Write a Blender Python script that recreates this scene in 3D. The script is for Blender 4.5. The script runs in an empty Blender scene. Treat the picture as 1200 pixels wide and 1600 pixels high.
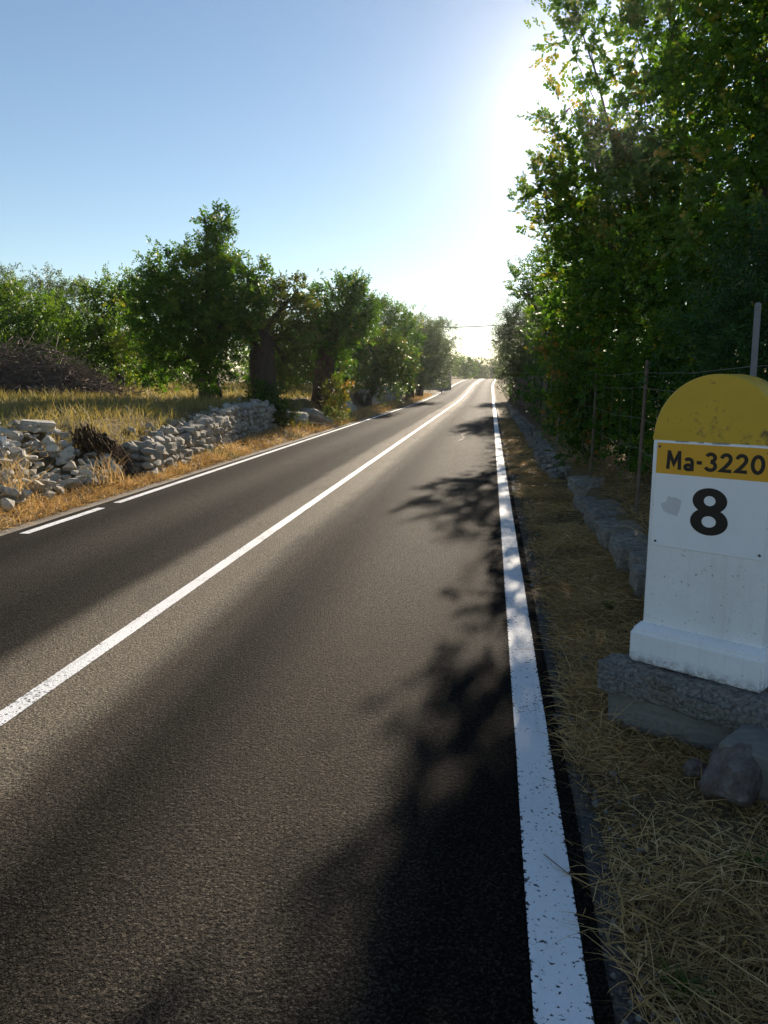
import bpy, bmesh, math, random
import numpy as np
from mathutils import Vector, Matrix, noise

# ------------------------------------------------------------------ camera, sky, sun, exposure
scene = bpy.context.scene
COL = scene.collection
rad = math.radians
CAM_H = 1.6
PITCH = math.atan(208 / 1200)
YAW = math.atan(167 * math.cos(PITCH) / 1200)
cam = bpy.data.cameras.new('camera')
cam.sensor_fit = 'VERTICAL'
cam.sensor_height = 24.0
cam.lens = 18.0
cam.clip_start = 0.05
cam.clip_end = 3000
cam_o = bpy.data.objects.new('camera', cam)
cam_o.location = (0, 0, CAM_H)
cam_o.rotation_euler = (math.pi / 2 - PITCH, 0, YAW)
COL.objects.link(cam_o)
scene.camera = cam_o

SUN_EL, SUN_AZ = rad(18.74), rad(6.14)          # azimuth measured from +Y towards +X
world = bpy.data.worlds.new('World')
scene.world = world
world.use_nodes = True
wn = world.node_tree
wn.nodes.clear()
sky = wn.nodes.new('ShaderNodeTexSky')
sky.sky_type = 'NISHITA'
sky.sun_disc = False
sky.sun_elevation = SUN_EL
sky.sun_rotation = SUN_AZ
sky.altitude = 50
sky.air_density = 1.0
sky.dust_density = 0.06
sky.ozone_density = 1.5
bg = wn.nodes.new('ShaderNodeBackground')
bg.inputs['Strength'].default_value = 0.058
wo = wn.nodes.new('ShaderNodeOutputWorld')
wn.links.new(sky.outputs[0], bg.inputs['Color'])
wn.links.new(bg.outputs[0], wo.inputs['Surface'])

sun = bpy.data.lights.new('sun', 'SUN')
sun.energy = 5.0
sun.angle = rad(0.53)
sun.color = (1.0, 0.86, 0.68)
sun_o = bpy.data.objects.new('sun', sun)
sd = Vector((math.sin(SUN_AZ) * math.cos(SUN_EL), math.cos(SUN_AZ) * math.cos(SUN_EL), math.sin(SUN_EL)))
sun_o.rotation_euler = sd.to_track_quat('Z', 'Y').to_euler()
sun_o.location = (20, 60, 40)
COL.objects.link(sun_o)

scene.view_settings.view_transform = 'Standard'
scene.view_settings.look = 'None'
scene.view_settings.gamma = 1.0
scene.view_settings.exposure = 1.12
scene.view_settings.use_curve_mapping = False
scene.render.engine = 'CYCLES'
scene.cycles.use_denoising = True
scene.cycles.max_bounces = 6
scene.cycles.diffuse_bounces = 3
scene.cycles.glossy_bounces = 2
scene.cycles.transmission_bounces = 4
scene.cycles.transparent_max_bounces = 4
scene.cycles.volume_bounces = 1
scene.cycles.sample_clamp_indirect = 6
scene.cycles.caustics_reflective = False
scene.cycles.caustics_refractive = False

random.seed(7)
RNG = np.random.default_rng(7)


# ------------------------------------------------------------------ helpers
def tag(o, label=None, cat=None, group=None, kind=None):
    if label: o['label'] = label
    if cat: o['category'] = cat
    if group: o['group'] = group
    if kind: o['kind'] = kind
    return o


def empty(name, loc, rz=0.0, label=None, cat=None, group=None):
    o = bpy.data.objects.new(name, None)
    o.empty_display_size = 0.2
    o.location = loc
    o.rotation_euler = (0, 0, rz)
    COL.objects.link(o)
    return tag(o, label, cat, group)


def link(name, me, mat=None, parent=None, loc=None, rot=None, scale=None):
    o = bpy.data.objects.new(name, me)
    if mat is not None and not me.materials:
        me.materials.append(mat)
    COL.objects.link(o)
    if parent is not None:
        o.parent = parent
    if loc is not None: o.location = loc
    if rot is not None: o.rotation_euler = rot
    if scale is not None: o.scale = scale
    return o


def local_to(parent, p):
    """world point -> the frame of an unrotated or z-rotated parent"""
    l = parent.location
    c, s = math.cos(-parent.rotation_euler[2]), math.sin(-parent.rotation_euler[2])
    x, y = p[0] - l[0], p[1] - l[1]
    return (x * c - y * s, x * s + y * c, p[2] - l[2])


def mesh_np(name, verts, faces, rnd=None, smooth=False):
    """verts (n,3) array, faces (m,k) int array, rnd (m,) face attribute"""
    me = bpy.data.meshes.new(name)
    nv, (nf, k) = len(verts), faces.shape
    me.vertices.add(nv)
    me.vertices.foreach_set('co', np.ascontiguousarray(verts, dtype=np.float32).ravel())
    me.loops.add(nf * k)
    me.loops.foreach_set('vertex_index', np.ascontiguousarray(faces, dtype=np.int32).ravel())
    me.polygons.add(nf)
    me.polygons.foreach_set('loop_start', np.arange(0, nf * k, k, dtype=np.int32))
    if smooth:
        me.polygons.foreach_set('use_smooth', np.ones(nf, dtype=bool))
    if rnd is not None:
        a = me.attributes.new('rnd', 'FLOAT', 'FACE')
        a.data.foreach_set('value', np.ascontiguousarray(rnd, dtype=np.float32))
    me.update(calc_edges=True)
    return me


def mesh_bm(name, bm, smooth=False):
    me = bpy.data.meshes.new(name)
    bmesh.ops.recalc_face_normals(bm, faces=bm.faces[:])
    bm.to_mesh(me)
    bm.free()
    if smooth:
        me.polygons.foreach_set('use_smooth', np.ones(len(me.polygons), dtype=bool))
    return me


def nrm(a):
    return a / np.maximum(np.linalg.norm(a, axis=-1, keepdims=True), 1e-9)


# ------------------------------------------------------------------ materials
class NT:
    def __init__(self, name):
        self.m = bpy.data.materials.new(name)
        self.m.use_nodes = True
        self.t = self.m.node_tree
        self.t.nodes.clear()
        self.out = self.n('ShaderNodeOutputMaterial')

    def n(self, ty, **kw):
        nd = self.t.nodes.new(ty)
        for k, v in kw.items():
            if k[0] == '_':
                setattr(nd, k[1:], v)
        return nd

    def l(self, a, b):
        self.t.links.new(a, b)

    def coord(self, which='Object', scale=None):
        c = self.n('ShaderNodeTexCoord').outputs[which]
        if scale is not None:
            mp = self.n('ShaderNodeMapping')
            mp.inputs['Scale'].default_value = scale
            self.l(c, mp.inputs['Vector'])
            c = mp.outputs[0]
        return c

    def noise(self, scale, detail=4, rough=0.55, vec=None, out='Fac'):
        nd = self.n('ShaderNodeTexNoise')
        nd.inputs['Scale'].default_value = scale
        nd.inputs['Detail'].default_value = detail
        nd.inputs['Roughness'].default_value = rough
        if vec is not None: self.l(vec, nd.inputs['Vector'])
        return nd.outputs[out]

    def voro(self, scale, vec=None, feature='F1', out='Distance', rnd=1.0):
        nd = self.n('ShaderNodeTexVoronoi', _feature=feature)
        nd.inputs['Scale'].default_value = scale
        nd.inputs['Randomness'].default_value = rnd
        if vec is not None: self.l(vec, nd.inputs['Vector'])
        return nd.outputs[out]

    def ramp(self, fac, stops, interp='LINEAR'):
        r = self.n('ShaderNodeValToRGB')
        cr = r.color_ramp
        cr.interpolation = interp
        while len(cr.elements) < len(stops): cr.elements.new(0.5)
        for e, (p, c) in zip(cr.elements, stops):
            e.position = p
            e.color = (c, c, c, 1) if isinstance(c, (int, float)) else (c[0], c[1], c[2], 1)
        self.l(fac, r.inputs[0])
        return r.outputs[0]

    def math(self, op, a, b=None, clamp=False):
        m = self.n('ShaderNodeMath', _operation=op, _use_clamp=clamp)
        for i, v in enumerate((a, b)):
            if v is None: continue
            if isinstance(v, (int, float)): m.inputs[i].default_value = v
            else: self.l(v, m.inputs[i])
        return m.outputs[0]

    def mix(self, fac, a, b, blend='MIX'):
        m = self.n('ShaderNodeMix', _data_type='RGBA', _blend_type=blend)
        for s, v in ((m.inputs[0], fac), (m.inputs[6], a), (m.inputs[7], b)):
            if isinstance(v, (int, float)): s.default_value = v
            elif isinstance(v, tuple): s.default_value = (v[0], v[1], v[2], 1)
            else: self.l(v, s)
        return m.outputs[2]

    def attr(self, name, out='Fac'):
        a = self.n('ShaderNodeAttribute')
        a.attribute_name = name
        return a.outputs[out]

    def bump(self, h, strength=0.5, dist=0.01, normal=None):
        b = self.n('ShaderNodeBump')
        b.inputs['Strength'].default_value = strength
        b.inputs['Distance'].default_value = dist
        self.l(h, b.inputs['Height'])
        if normal is not None: self.l(normal, b.inputs['Normal'])
        return b.outputs[0]

    def bsdf(self, color, rough=0.7, spec=0.4, normal=None, metal=0.0):
        p = self.n('ShaderNodeBsdfPrincipled')
        for key, v in (('Base Color', color), ('Roughness', rough), ('Specular IOR Level', spec), ('Metallic', metal)):
            s = p.inputs[key]
            if isinstance(v, (int, float)): s.default_value = v
            elif isinstance(v, tuple): s.default_value = (v[0], v[1], v[2], 1)
            else: self.l(v, s)
        if normal is not None: self.l(normal, p.inputs['Normal'])
        return p.outputs[0]

    def done(self, shader):
        self.l(shader, self.out.inputs['Surface'])
        return self.m


def leaf_mat(name, stops, trans=0.4, tint=(1.5, 1.35, 0.55), rough=0.5, spec=0.2):
    t = NT(name)
    col = t.ramp(t.attr('rnd'), stops)
    p = t.bsdf(col, rough, spec)
    tr = t.n('ShaderNodeBsdfTranslucent')
    t.l(t.mix(1.0, col, tint, 'MULTIPLY'), tr.inputs['Color'])
    mx = t.n('ShaderNodeMixShader')
    mx.inputs[0].default_value = trans
    t.l(p, mx.inputs[1]); t.l(tr.outputs[0], mx.inputs[2])
    return t.done(mx.outputs[0])


M = {}
M['carob'] = leaf_mat('carob leaf', [(0, (.026, .066, .012)), (.45, (.045, .115, .016)), (.8, (.085, .17, .02)), (.93, (.15, .20, .028)), (.992, (.19, .21, .032)), (1, (.23, .20, .035))], .45, (1.7, 1.6, .5))
M['carob_light'] = leaf_mat('young carob leaf', [(0, (.03, .068, .012)), (.5, (.055, .12, .018)), (.85, (.10, .17, .026)), (1, (.2, .19, .035))], .48, (1.8, 1.6, .5))
M['olive_tinged'] = leaf_mat('dry carob leaf', [(0, (.045, .07, .018)), (.5, (.075, .12, .025)), (.85, (.14, .15, .04)), (1, (.2, .13, .05))], .4)
M['orange_tip'] = leaf_mat('orange tipped leaf', [(0, (.025, .06, .012)), (.5, (.045, .105, .018)), (.8, (.11, .16, .025)), (.92, (.24, .16, .03)), (1, (.32, .12, .025))], .4)
M['orange'] = leaf_mat('orange shrub leaf', [(0, (.05, .08, .015)), (.4, (.1, .14, .02)), (.65, (.26, .16, .03)), (1, (.36, .13, .02))], .42)
M['olive'] = leaf_mat('olive leaf', [(0, (.055, .085, .038)), (.5, (.095, .135, .06)), (1, (.165, .21, .095))], .35, (1.2, 1.2, .8), .5, .3)
M['narrow'] = leaf_mat('narrow shrub leaf', [(0, (.02, .05, .02)), (.5, (.035, .085, .03)), (1, (.06, .13, .045))], .35, (1.2, 1.4, .6))
M['straw'] = leaf_mat('straw', [(0, (.13, .085, .04)), (.35, (.46, .30, .12)), (.75, (.66, .455, .20)), (.94, (.80, .62, .34)), (.965, (.10, .12, .035)), (1, (.09, .11, .03))], .3, (1.1, 1.0, .75), .6, .2)
M['field_grass'] = leaf_mat('field grass', [(0, (.13, .115, .04)), (.35, (.28, .235, .09)), (.7, (.42, .345, .14)), (.85, (.2, .2, .06)), (1, (.11, .14, .035))], .45, (1.15, 1.05, .65), .6, .2)
M['weed'] = leaf_mat('verge weed', [(0, (.06, .10, .025)), (.6, (.12, .16, .035)), (1, (.24, .22, .06))], .4, (1.3, 1.2, .6))


def m_bark(name, c0, c1, scale=(6, 6, 1.6)):
    t = NT(name)
    v = t.coord('Object', scale)
    n = t.noise(4, 6, .65, v)
    w = t.voro(3, v)
    col = t.ramp(n, [(.25, c0), (.75, c1)])
    return t.done(t.bsdf(col, .9, .15, t.bump(t.math('ADD', n, w), .9, .03)))


M['bark'] = m_bark('carob bark', (.035, .028, .022), (.12, .095, .075))
M['bark_red'] = m_bark('reddish bark', (.04, .025, .018), (.13, .08, .055))
M['twig'] = m_bark('dead twig', (.08, .06, .05), (.32, .255, .21), (10, 10, 10))
M['root'] = m_bark('torn root', (.03, .018, .01), (.16, .1, .05), (12, 12, 12))
M['hollow'] = m_bark('hollow shade', (.006, .005, .004), (.015, .012, .01))  # near-black: shade inside the trunk hollow put into the colour


def m_stone(name, c0, c1, c2, lichen=0.25, scale=7.0, bump=.6):
    t = NT(name)
    v = t.coord('Object')
    oi = t.n('ShaderNodeObjectInfo')
    add = t.n('ShaderNodeVectorMath', _operation='ADD')
    t.l(v, add.inputs[0]); t.l(oi.outputs['Location'], add.inputs[1])
    v = add.outputs[0]
    n = t.noise(scale, 6, .62, v)
    n2 = t.noise(scale * 5, 5, .7, v)
    col = t.ramp(n, [(.3, c0), (.55, c1), (.75, c2)])
    col = t.mix(t.ramp(n2, [(.5, 0), (.72, lichen)]), col, (.06, .055, .05))
    val = t.math('ADD', t.math('MULTIPLY', oi.outputs['Random'], .55), .7)
    hsv = t.n('ShaderNodeHueSaturation')
    t.l(col, hsv.inputs['Color']); t.l(val, hsv.inputs['Value'])
    return t.done(t.bsdf(hsv.outputs[0], .9, .2, t.bump(t.math('ADD', n, t.math('MULTIPLY', n2, .6)), bump, .04)))


M['limestone'] = m_stone('limestone', (.38, .34, .27), (.54, .50, .42), (.66, .63, .56))
M['wallstone'] = m_stone('weathered limestone', (.27, .24, .195), (.44, .405, .34), (.58, .545, .48), .35)
M['darkstone'] = m_stone('dark wall stone', (.14, .12, .095), (.27, .24, .20), (.40, .365, .315), .45)  # darker stone tone for the low wall, gateway and grit
M['redrock'] = m_stone('reddish rock', (.15, .10, .08), (.29, .24, .21), (.47, .43, .40), .35, 5, 1.0)


def m_asphalt():
    t = NT('asphalt')
    v = t.coord('Object')
    a = t.attr('across')
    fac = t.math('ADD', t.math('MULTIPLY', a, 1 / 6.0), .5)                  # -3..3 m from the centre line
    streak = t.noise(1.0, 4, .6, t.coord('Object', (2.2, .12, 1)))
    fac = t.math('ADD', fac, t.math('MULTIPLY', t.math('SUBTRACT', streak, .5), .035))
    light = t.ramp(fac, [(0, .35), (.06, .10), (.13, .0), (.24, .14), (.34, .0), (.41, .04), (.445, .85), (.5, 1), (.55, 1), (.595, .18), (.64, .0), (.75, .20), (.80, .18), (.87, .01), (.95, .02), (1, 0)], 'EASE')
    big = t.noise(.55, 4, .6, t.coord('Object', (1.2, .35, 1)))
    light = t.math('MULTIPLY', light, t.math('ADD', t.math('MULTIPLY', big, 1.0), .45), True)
    grain = t.voro(150, v)
    n = t.noise(95, 4, .7, v)
    peb = t.voro(150, v, 'F1', 'Color')
    sep = t.n('ShaderNodeSeparateColor')
    t.l(peb, sep.inputs[0])
    chip = t.math('POWER', sep.outputs[0], 2.2)
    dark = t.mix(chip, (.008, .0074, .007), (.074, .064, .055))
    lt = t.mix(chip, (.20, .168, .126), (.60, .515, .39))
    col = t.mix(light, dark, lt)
    stain = t.noise(2.3, 5, .65, t.coord('Object', (1, .5, 1)))
    col = t.mix(t.ramp(stain, [(.56, 0), (.72, .45)]), col, (.011, .010, .010))
    coarse = t.noise(48, 4, .7, v)
    pit_shade = t.ramp(t.noise(78, 4, .7, v), [(.42, .06), (.53, 1)])  # random dark flecks: shade of the grain pits put into the colour
    col = t.mix(.85, col, pit_shade, 'MULTIPLY')
    h = t.math('ADD', t.math('MULTIPLY', t.math('SUBTRACT', 1.0, grain), .45), t.math('MULTIPLY', n, 1.5))
    h = t.math('ADD', h, t.math('MULTIPLY', coarse, 2.2))
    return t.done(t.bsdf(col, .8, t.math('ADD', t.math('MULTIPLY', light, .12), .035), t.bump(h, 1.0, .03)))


def m_paint():
    t = NT('road paint')
    v = t.coord('Object')
    n = t.noise(62, 3, .6, v)
    big = t.noise(2.4, 4, .65, v)
    rel = t.math('ABSOLUTE', t.attr('rel'))
    edge = t.ramp(rel, [(.86, 0), (1.0, .13)])
    worn = t.math('MULTIPLY', t.math('SUBTRACT', big, .5), .42)
    hole = t.ramp(t.math('SUBTRACT', t.math('ADD', n, worn), edge), [(.345, 1), (.385, 0)])
    tint = t.noise(.8, 4, .6, v)
    col = t.mix(hole, t.ramp(tint, [(.35, (.70, .71, .73)), (.65, (.86, .87, .89))]), (.03, .03, .032))
    scuff = t.noise(1.0, 5, .7, t.coord('Object', (14, .9, 1)))
    col = t.mix(t.ramp(scuff, [(.56, 0), (.75, .45)]), col, (.25, .24, .22))
    h = t.math('ADD', t.noise(160, 2, .5, v), t.noise(40, 2, .5, v))
    return t.done(t.bsdf(col, .6, .35, t.bump(h, .6, .009)))


def m_ground():
    t = NT('dry earth')
    v = t.coord('Object')
    n = t.noise(1.4, 5, .6, v)
    n2 = t.noise(28, 5, .7, v)
    col = t.ramp(n, [(.3, (.14, .105, .06)), (.5, (.22, .17, .09)), (.7, (.30, .235, .12))])
    col = t.mix(t.ramp(n2, [(.35, .55), (.65, 0)]), col, (.07, .052, .034))
    return t.done(t.bsdf(col, .95, .1, t.bump(n2, .9, .05)))


def m_shoulder(name, c0, c1):
    t = NT(name)
    v = t.coord('Object')
    n = t.noise(60, 4, .65, v)
    n2 = t.noise(4, 4, .6, v)
    col = t.mix(t.ramp(n, [(.35, 0), (.7, 1)]), c0, c1)
    col = t.mix(t.ramp(n2, [(.4, 0), (.75, .5)]), col, (.2, .16, .1))
    return t.done(t.bsdf(col, .85, .25, t.bump(t.math('ADD', n, t.voro(70, v)), .7, .012)))


def m_white():
    t = NT('white lime paint')
    v = t.coord('Object')
    n = t.noise(3.5, 5, .6, v)
    n2 = t.noise(30, 5, .7, v)
    sp = t.noise(75, 2, .5, v)
    col = t.ramp(n, [(.3, (.80, .80, .80)), (.7, (.88, .89, .90))])
    col = t.mix(t.ramp(n2, [(.56, 0), (.75, .25)]), col, (.5, .48, .44))
    col = t.mix(t.ramp(sp, [(.70, 0), (.73, .7)]), col, (.12, .11, .10))
    # splash dirt along the foot and chipped paint under the cap
    g = t.n('ShaderNodeSeparateXYZ'); t.l(v, g.inputs[0])
    foot = t.math('MULTIPLY', t.ramp(g.outputs[2], [(0, 1), (.06, .0)]), t.ramp(n2, [(.38, 0), (.6, .8)]))
    col = t.mix(foot, col, (.10, .095, .09))
    streak = t.noise(1.0, 5, .65, t.coord('Object', (26, 26, 1.1)))
    col = t.mix(t.ramp(streak, [(.52, 0), (.75, .22)]), col, (.45, .43, .39))
    blot = t.noise(9, 6, .75, v)
    col = t.mix(t.ramp(blot, [(.66, 0), (.69, .75)]), col, (.36, .355, .34))
    return t.done(t.bsdf(col, .65, .3, t.bump(t.math('ADD', n2, n), .35, .006)))


def m_paint_flat(name, c0, c1, rough=.5, spec=.4, dirt=.3, bump=.15):
    t = NT(name)
    v = t.coord('Object')
    n = t.noise(5, 5, .65, v)
    n2 = t.noise(40, 4, .65, v)
    col = t.ramp(n, [(.3, c0), (.7, c1)])
    col = t.mix(t.ramp(t.math('ADD', n, t.math('MULTIPLY', n2, .35)), [(.74, 0), (.86, dirt)]), col, (.10, .075, .035))
    return t.done(t.bsdf(col, rough, spec, t.bump(n2, bump, .004)))


M['asphalt'] = m_asphalt()
M['roadpaint'] = m_paint()
M['ground'] = m_ground()
M['oldasphalt'] = m_shoulder('old asphalt edge', (.035, .034, .034), (.10, .095, .09))
M['dustedge'] = m_shoulder('dusty shoulder', (.16, .14, .12), (.28, .25, .21))
M['white'] = m_white()
M['capyellow'] = m_paint_flat('cap yellow', (.56, .35, .025), (.66, .43, .035), .55, .4, .85)
M['plaque'] = m_paint_flat('plaque white', (.82, .84, .87), (.88, .90, .93), .35, .5, .05, .02)
M['band'] = m_paint_flat('band amber', (.72, .36, .02), (.76, .40, .025), .35, .5, .05, .02)
M['black'] = m_paint_flat('black lettering', (.008, .008, .009), (.012, .012, .012), .4, .4, 0, 0)
M['chip'] = m_paint_flat('bare grey concrete', (.30, .30, .29), (.42, .42, .40), .9, .1, .2, .3)
M['gluegrey'] = m_paint_flat('glue residue', (.58, .59, .61), (.68, .69, .71), .7, .2, .1, .05)
M['concrete'] = m_shoulder('dark weathered concrete', (.085, .08, .076), (.30, .28, .255))
M['mortar'] = m_paint_flat('smooth mortar', (.15, .14, .12), (.25, .235, .21), .9, .1, .45, .6)
M['metal'] = m_paint_flat('galvanised post', (.12, .125, .135), (.2, .205, .215), .6, .4, .4, .2)
M['rust'] = m_paint_flat('rusty post', (.10, .065, .045), (.20, .15, .115), .8, .3, .4, .4)
M['wire'] = m_paint_flat('wire', (.10, .09, .08), (.18, .16, .14), .6, .4, .3, .1)
M['screw'] = m_paint_flat('screw', (.05, .05, .055), (.09, .09, .09), .5, .5, .2, .1)
M['litter'] = m_paint_flat('plastic', (.72, .74, .78), (.8, .82, .85), .4, .4, .02, .2)
M['cable'] = m_paint_flat('cable', (.03, .03, .03), (.05, .05, .05), .6, .3, 0, 0)
M['pole'] = m_bark('pole wood', (.07, .05, .035), (.16, .12, .085), (8, 8, .8))


# ------------------------------------------------------------------ terrain
def sstep(a, b, x):
    t = np.clip((np.asarray(x, dtype=float) - a) / (b - a), 0, 1)
    return t * t * (3 - 2 * t)


def road_z(y):
    y = np.asarray(y, dtype=float)
    return 1.62 * sstep(48, 158, y) - 5.0 * sstep(165, 330, y)


def road_c(y):                                                # x of the centre line
    y = np.asarray(y, dtype=float)
    return -2.28 + 0.75 * sstep(95, 155, y) + 6.0 * sstep(150, 260, y)


def foot_x(y):                                                # foot of the left bank, as an offset to the centre line
    return np.interp(y, [0, 8.5, 11.7, 15, 22, 24, 28, 33, 39, 55, 70, 90, 200], [-5.7, -5.6, -5.33, -5.65, -6.35, -5.75, -5.6, -5.95, -6.2, -6.3, -6.6, -6.9, -7.2]) + 2.28


def fbm(x, y, s):
    return np.array([noise.fractal(Vector((a * s, b * s, 3.7)), 1.0, 2.0, 3) for a, b in zip(np.ravel(x), np.ravel(y))]).reshape(np.shape(x))


def ground_z(x, y):
    x = np.asarray(x, dtype=float); y = np.asarray(y, dtype=float)
    u = x - road_c(y)
    z = road_z(y)
    right = -0.028 + .03 * sstep(2.75, 3.3, u) + .20 * sstep(3.48, 3.62, u) + .12 * sstep(3.7, 6, u) + .02 * np.clip(u - 4, 0, 60)
    ft = foot_x(y)
    w = np.interp(y, [0, 10.9, 11.9, 22, 23.5, 33, 38.5, 39.5, 55, 57, 90], [2.0, 1.9, 1.25, .7, 1.2, 1.6, 1.4, .5, .5, 2.2, 3.0])
    H = np.interp(y, [0, 10.4, 12.4, 30, 45, 60, 90, 150], [.58, .60, .80, .78, .85, .75, .6, .5])
    off = np.interp(y, [10.9, 11.5, 22, 23, 38.5, 39.5, 55, 56], [0, .22, .22, 0, 0, .2, .2, 0])
    d = ft - off - u                                          # > 0 inside the bank
    left = -0.028 + .14 * sstep(-2.78, -3.35, u) * 1.0
    left = -0.028 + .13 * (1 - sstep(-3.4, -2.78, u)) + H * sstep(0, 1, d / w) + .026 * np.clip(d - 1, 0, 30)
    out = np.where(u > 2.6, right, np.where(u < -2.78, left, -0.05))
    return z + out


def make_ground():
    xs = np.concatenate([np.linspace(-420, -60, 16), np.linspace(-56, -14, 24), np.linspace(-13.6, -8.6, 18), np.linspace(-8.5, -4.9, 60), np.linspace(-4.7, 0.1, 12), np.linspace(.2, 2.2, 42), np.linspace(2.4, 12, 24), np.linspace(14, 60, 14), np.linspace(80, 420, 12)])
    ys = np.concatenate([np.linspace(-60, -4, 12), np.linspace(-3, 14, 90), np.linspace(14.2, 45, 120), np.linspace(45.5, 90, 60), np.linspace(92, 200, 40), np.linspace(210, 480, 16)])
    X, Y = np.meshgrid(xs, ys)
    Z = ground_z(X, Y)
    n = fbm(X, Y, .9) * .05 + fbm(X, Y, 4.0) * .016
    u = X - road_c(Y)
    Z = Z + n * np.where((u > 2.75) | (u < -2.9), 1, 0) * np.clip(np.maximum(u - 2.75, -2.9 - u) / .5, 0, 1)
    nx, ny = len(xs), len(ys)
    V = np.stack([X, Y, Z], -1).reshape(-1, 3)
    i = np.arange(nx - 1)[None, :] + nx * np.arange(ny - 1)[:, None]
    F = np.stack([i, i + 1, i + 1 + nx, i + nx], -1).reshape(-1, 4)
    o = link('ground', mesh_np('ground', V, F, smooth=True), M['ground'])
    tag(o, kind='structure')
    return o


make_ground()


def ribbon(name, mat, u0, u1, y0, y1, dz, step=.5, wob=0.0, edge=None, parent=None, seed=0, skirt=False):
    """a strip along the road between lateral offsets u0 and u1 (from the centre line)"""
    ys = [y0]
    while ys[-1] < y1:
        ys.append(min(y1, ys[-1] + step * (1 + max(0, ys[-1]) / 25)))
    ys = np.array(ys)
    cols = max(2, int(abs(u1 - u0) / .5) + 1)
    us = np.linspace(u0, u1, cols)
    U = np.tile(us, (len(ys), 1))
    if wob:
        for k, y in enumerate(ys):
            a = noise.noise(Vector((y * 1.1, seed, 0))) + .5 * noise.noise(Vector((y * 4.0, seed, 5)))
            b = noise.noise(Vector((y * 1.1, seed + 9, 0))) + .5 * noise.noise(Vector((y * 4.0, seed + 9, 5)))
            U[k, 0] += a * wob; U[k, -1] += b * wob
    Yg = np.tile(ys[:, None], (1, cols))
    V = np.stack([U + road_c(Yg), Yg, road_z(Yg) + dz], -1)
    A = U.copy()
    if skirt:
        lo = V[:, :1].copy(); lo[..., 2] -= .05; lo[..., 0] -= .01
        hi = V[:, -1:].copy(); hi[..., 2] -= .05; hi[..., 0] += .01
        V = np.concatenate([lo, V, hi], 1); A = np.concatenate([A[:, :1], A, A[:, -1:]], 1); cols += 2
    i = np.arange(cols - 1)[None, :] + cols * np.arange(len(ys) - 1)[:, None]
    F = np.stack([i, i + 1, i + 1 + cols, i + cols], -1).reshape(-1, 4)
    me = mesh_np(name, V.reshape(-1, 3), F, smooth=False)
    at = me.attributes.new('across', 'FLOAT', 'POINT')
    at.data.foreach_set('value', np.ascontiguousarray(A, dtype=np.float32).ravel())
    half = abs(u1 - u0) / 2
    rel = (A - (u0 + u1) / 2) / half
    at = me.attributes.new('rel', 'FLOAT', 'POINT')
    at.data.foreach_set('value', np.ascontiguousarray(rel, dtype=np.float32).ravel())
    return link(name, me, mat, parent)


road = ribbon('road', M['asphalt'], -2.70, 2.63, -12, 330, 0, .35, .012, seed=1, skirt=True)
tag(road, kind='structure')
tag(ribbon('shoulder', M['oldasphalt'], 2.58, 2.71, -12, 330, -.014, .12, .035, seed=4, skirt=True), kind='structure')
tag(ribbon('shoulder', M['dustedge'], -2.95, -2.66, -12, 330, -.012, .15, .05, seed=6, skirt=True), kind='structure')
ribbon('edge_line', M['roadpaint'], 2.425, 2.575, -12, 330, .004, .3, .003, parent=road, seed=11)['label'] = 'broad white edge line beside the milestone verge'
ribbon('centre_line', M['roadpaint'], -.055, .055, -12, 330, .004, .3, .003, parent=road, seed=12)['label'] = 'solid white centre line'
ribbon('edge_line', M['roadpaint'], -2.585, -2.475, 7.3, 8.95, .004, .3, .003, parent=road, seed=13)['label'] = 'short white dash of the far edge line'
ribbon('edge_line', M['roadpaint'], -2.585, -2.475, 9.35, 330, .004, .3, .003, parent=road, seed=14)['label'] = 'white edge line along the stone wall side'


# pale squiggle of spilled paint in the near lane
P = np.array([(-.80, 20.2), (-.72, 20.9), (-.70, 21.5), (-.78, 22.0), (-.80, 22.5), (-.70, 23.1), (-.66, 23.6)])
tt = np.linspace(0, len(P) - 1, 40)
Q = np.stack([np.interp(tt, range(len(P)), P[:, 0]), np.interp(tt, range(len(P)), P[:, 1])], 1)
T = nrm(np.gradient(Q, axis=0)); N = np.stack([-T[:, 1], T[:, 0]], 1)
wd = .020 + .014 * np.sin(tt * 3.3)
V = np.concatenate([np.stack([Q + N * wd[:, None], Q - N * wd[:, None]], 1).reshape(-1, 2), np.full((80, 1), .004)], 1)
F = np.stack([np.array([2 * i, 2 * i + 1, 2 * i + 3, 2 * i + 2]) for i in range(39)])
me = mesh_np('paint_squiggle', V, F)
me.attributes.new('rel', 'FLOAT', 'POINT').data.foreach_set('value', np.zeros(len(V), np.float32))
link('paint_squiggle', me, M['dustedge'], road)['label'] = 'pale squiggle of spilled paint in the near lane'


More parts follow.
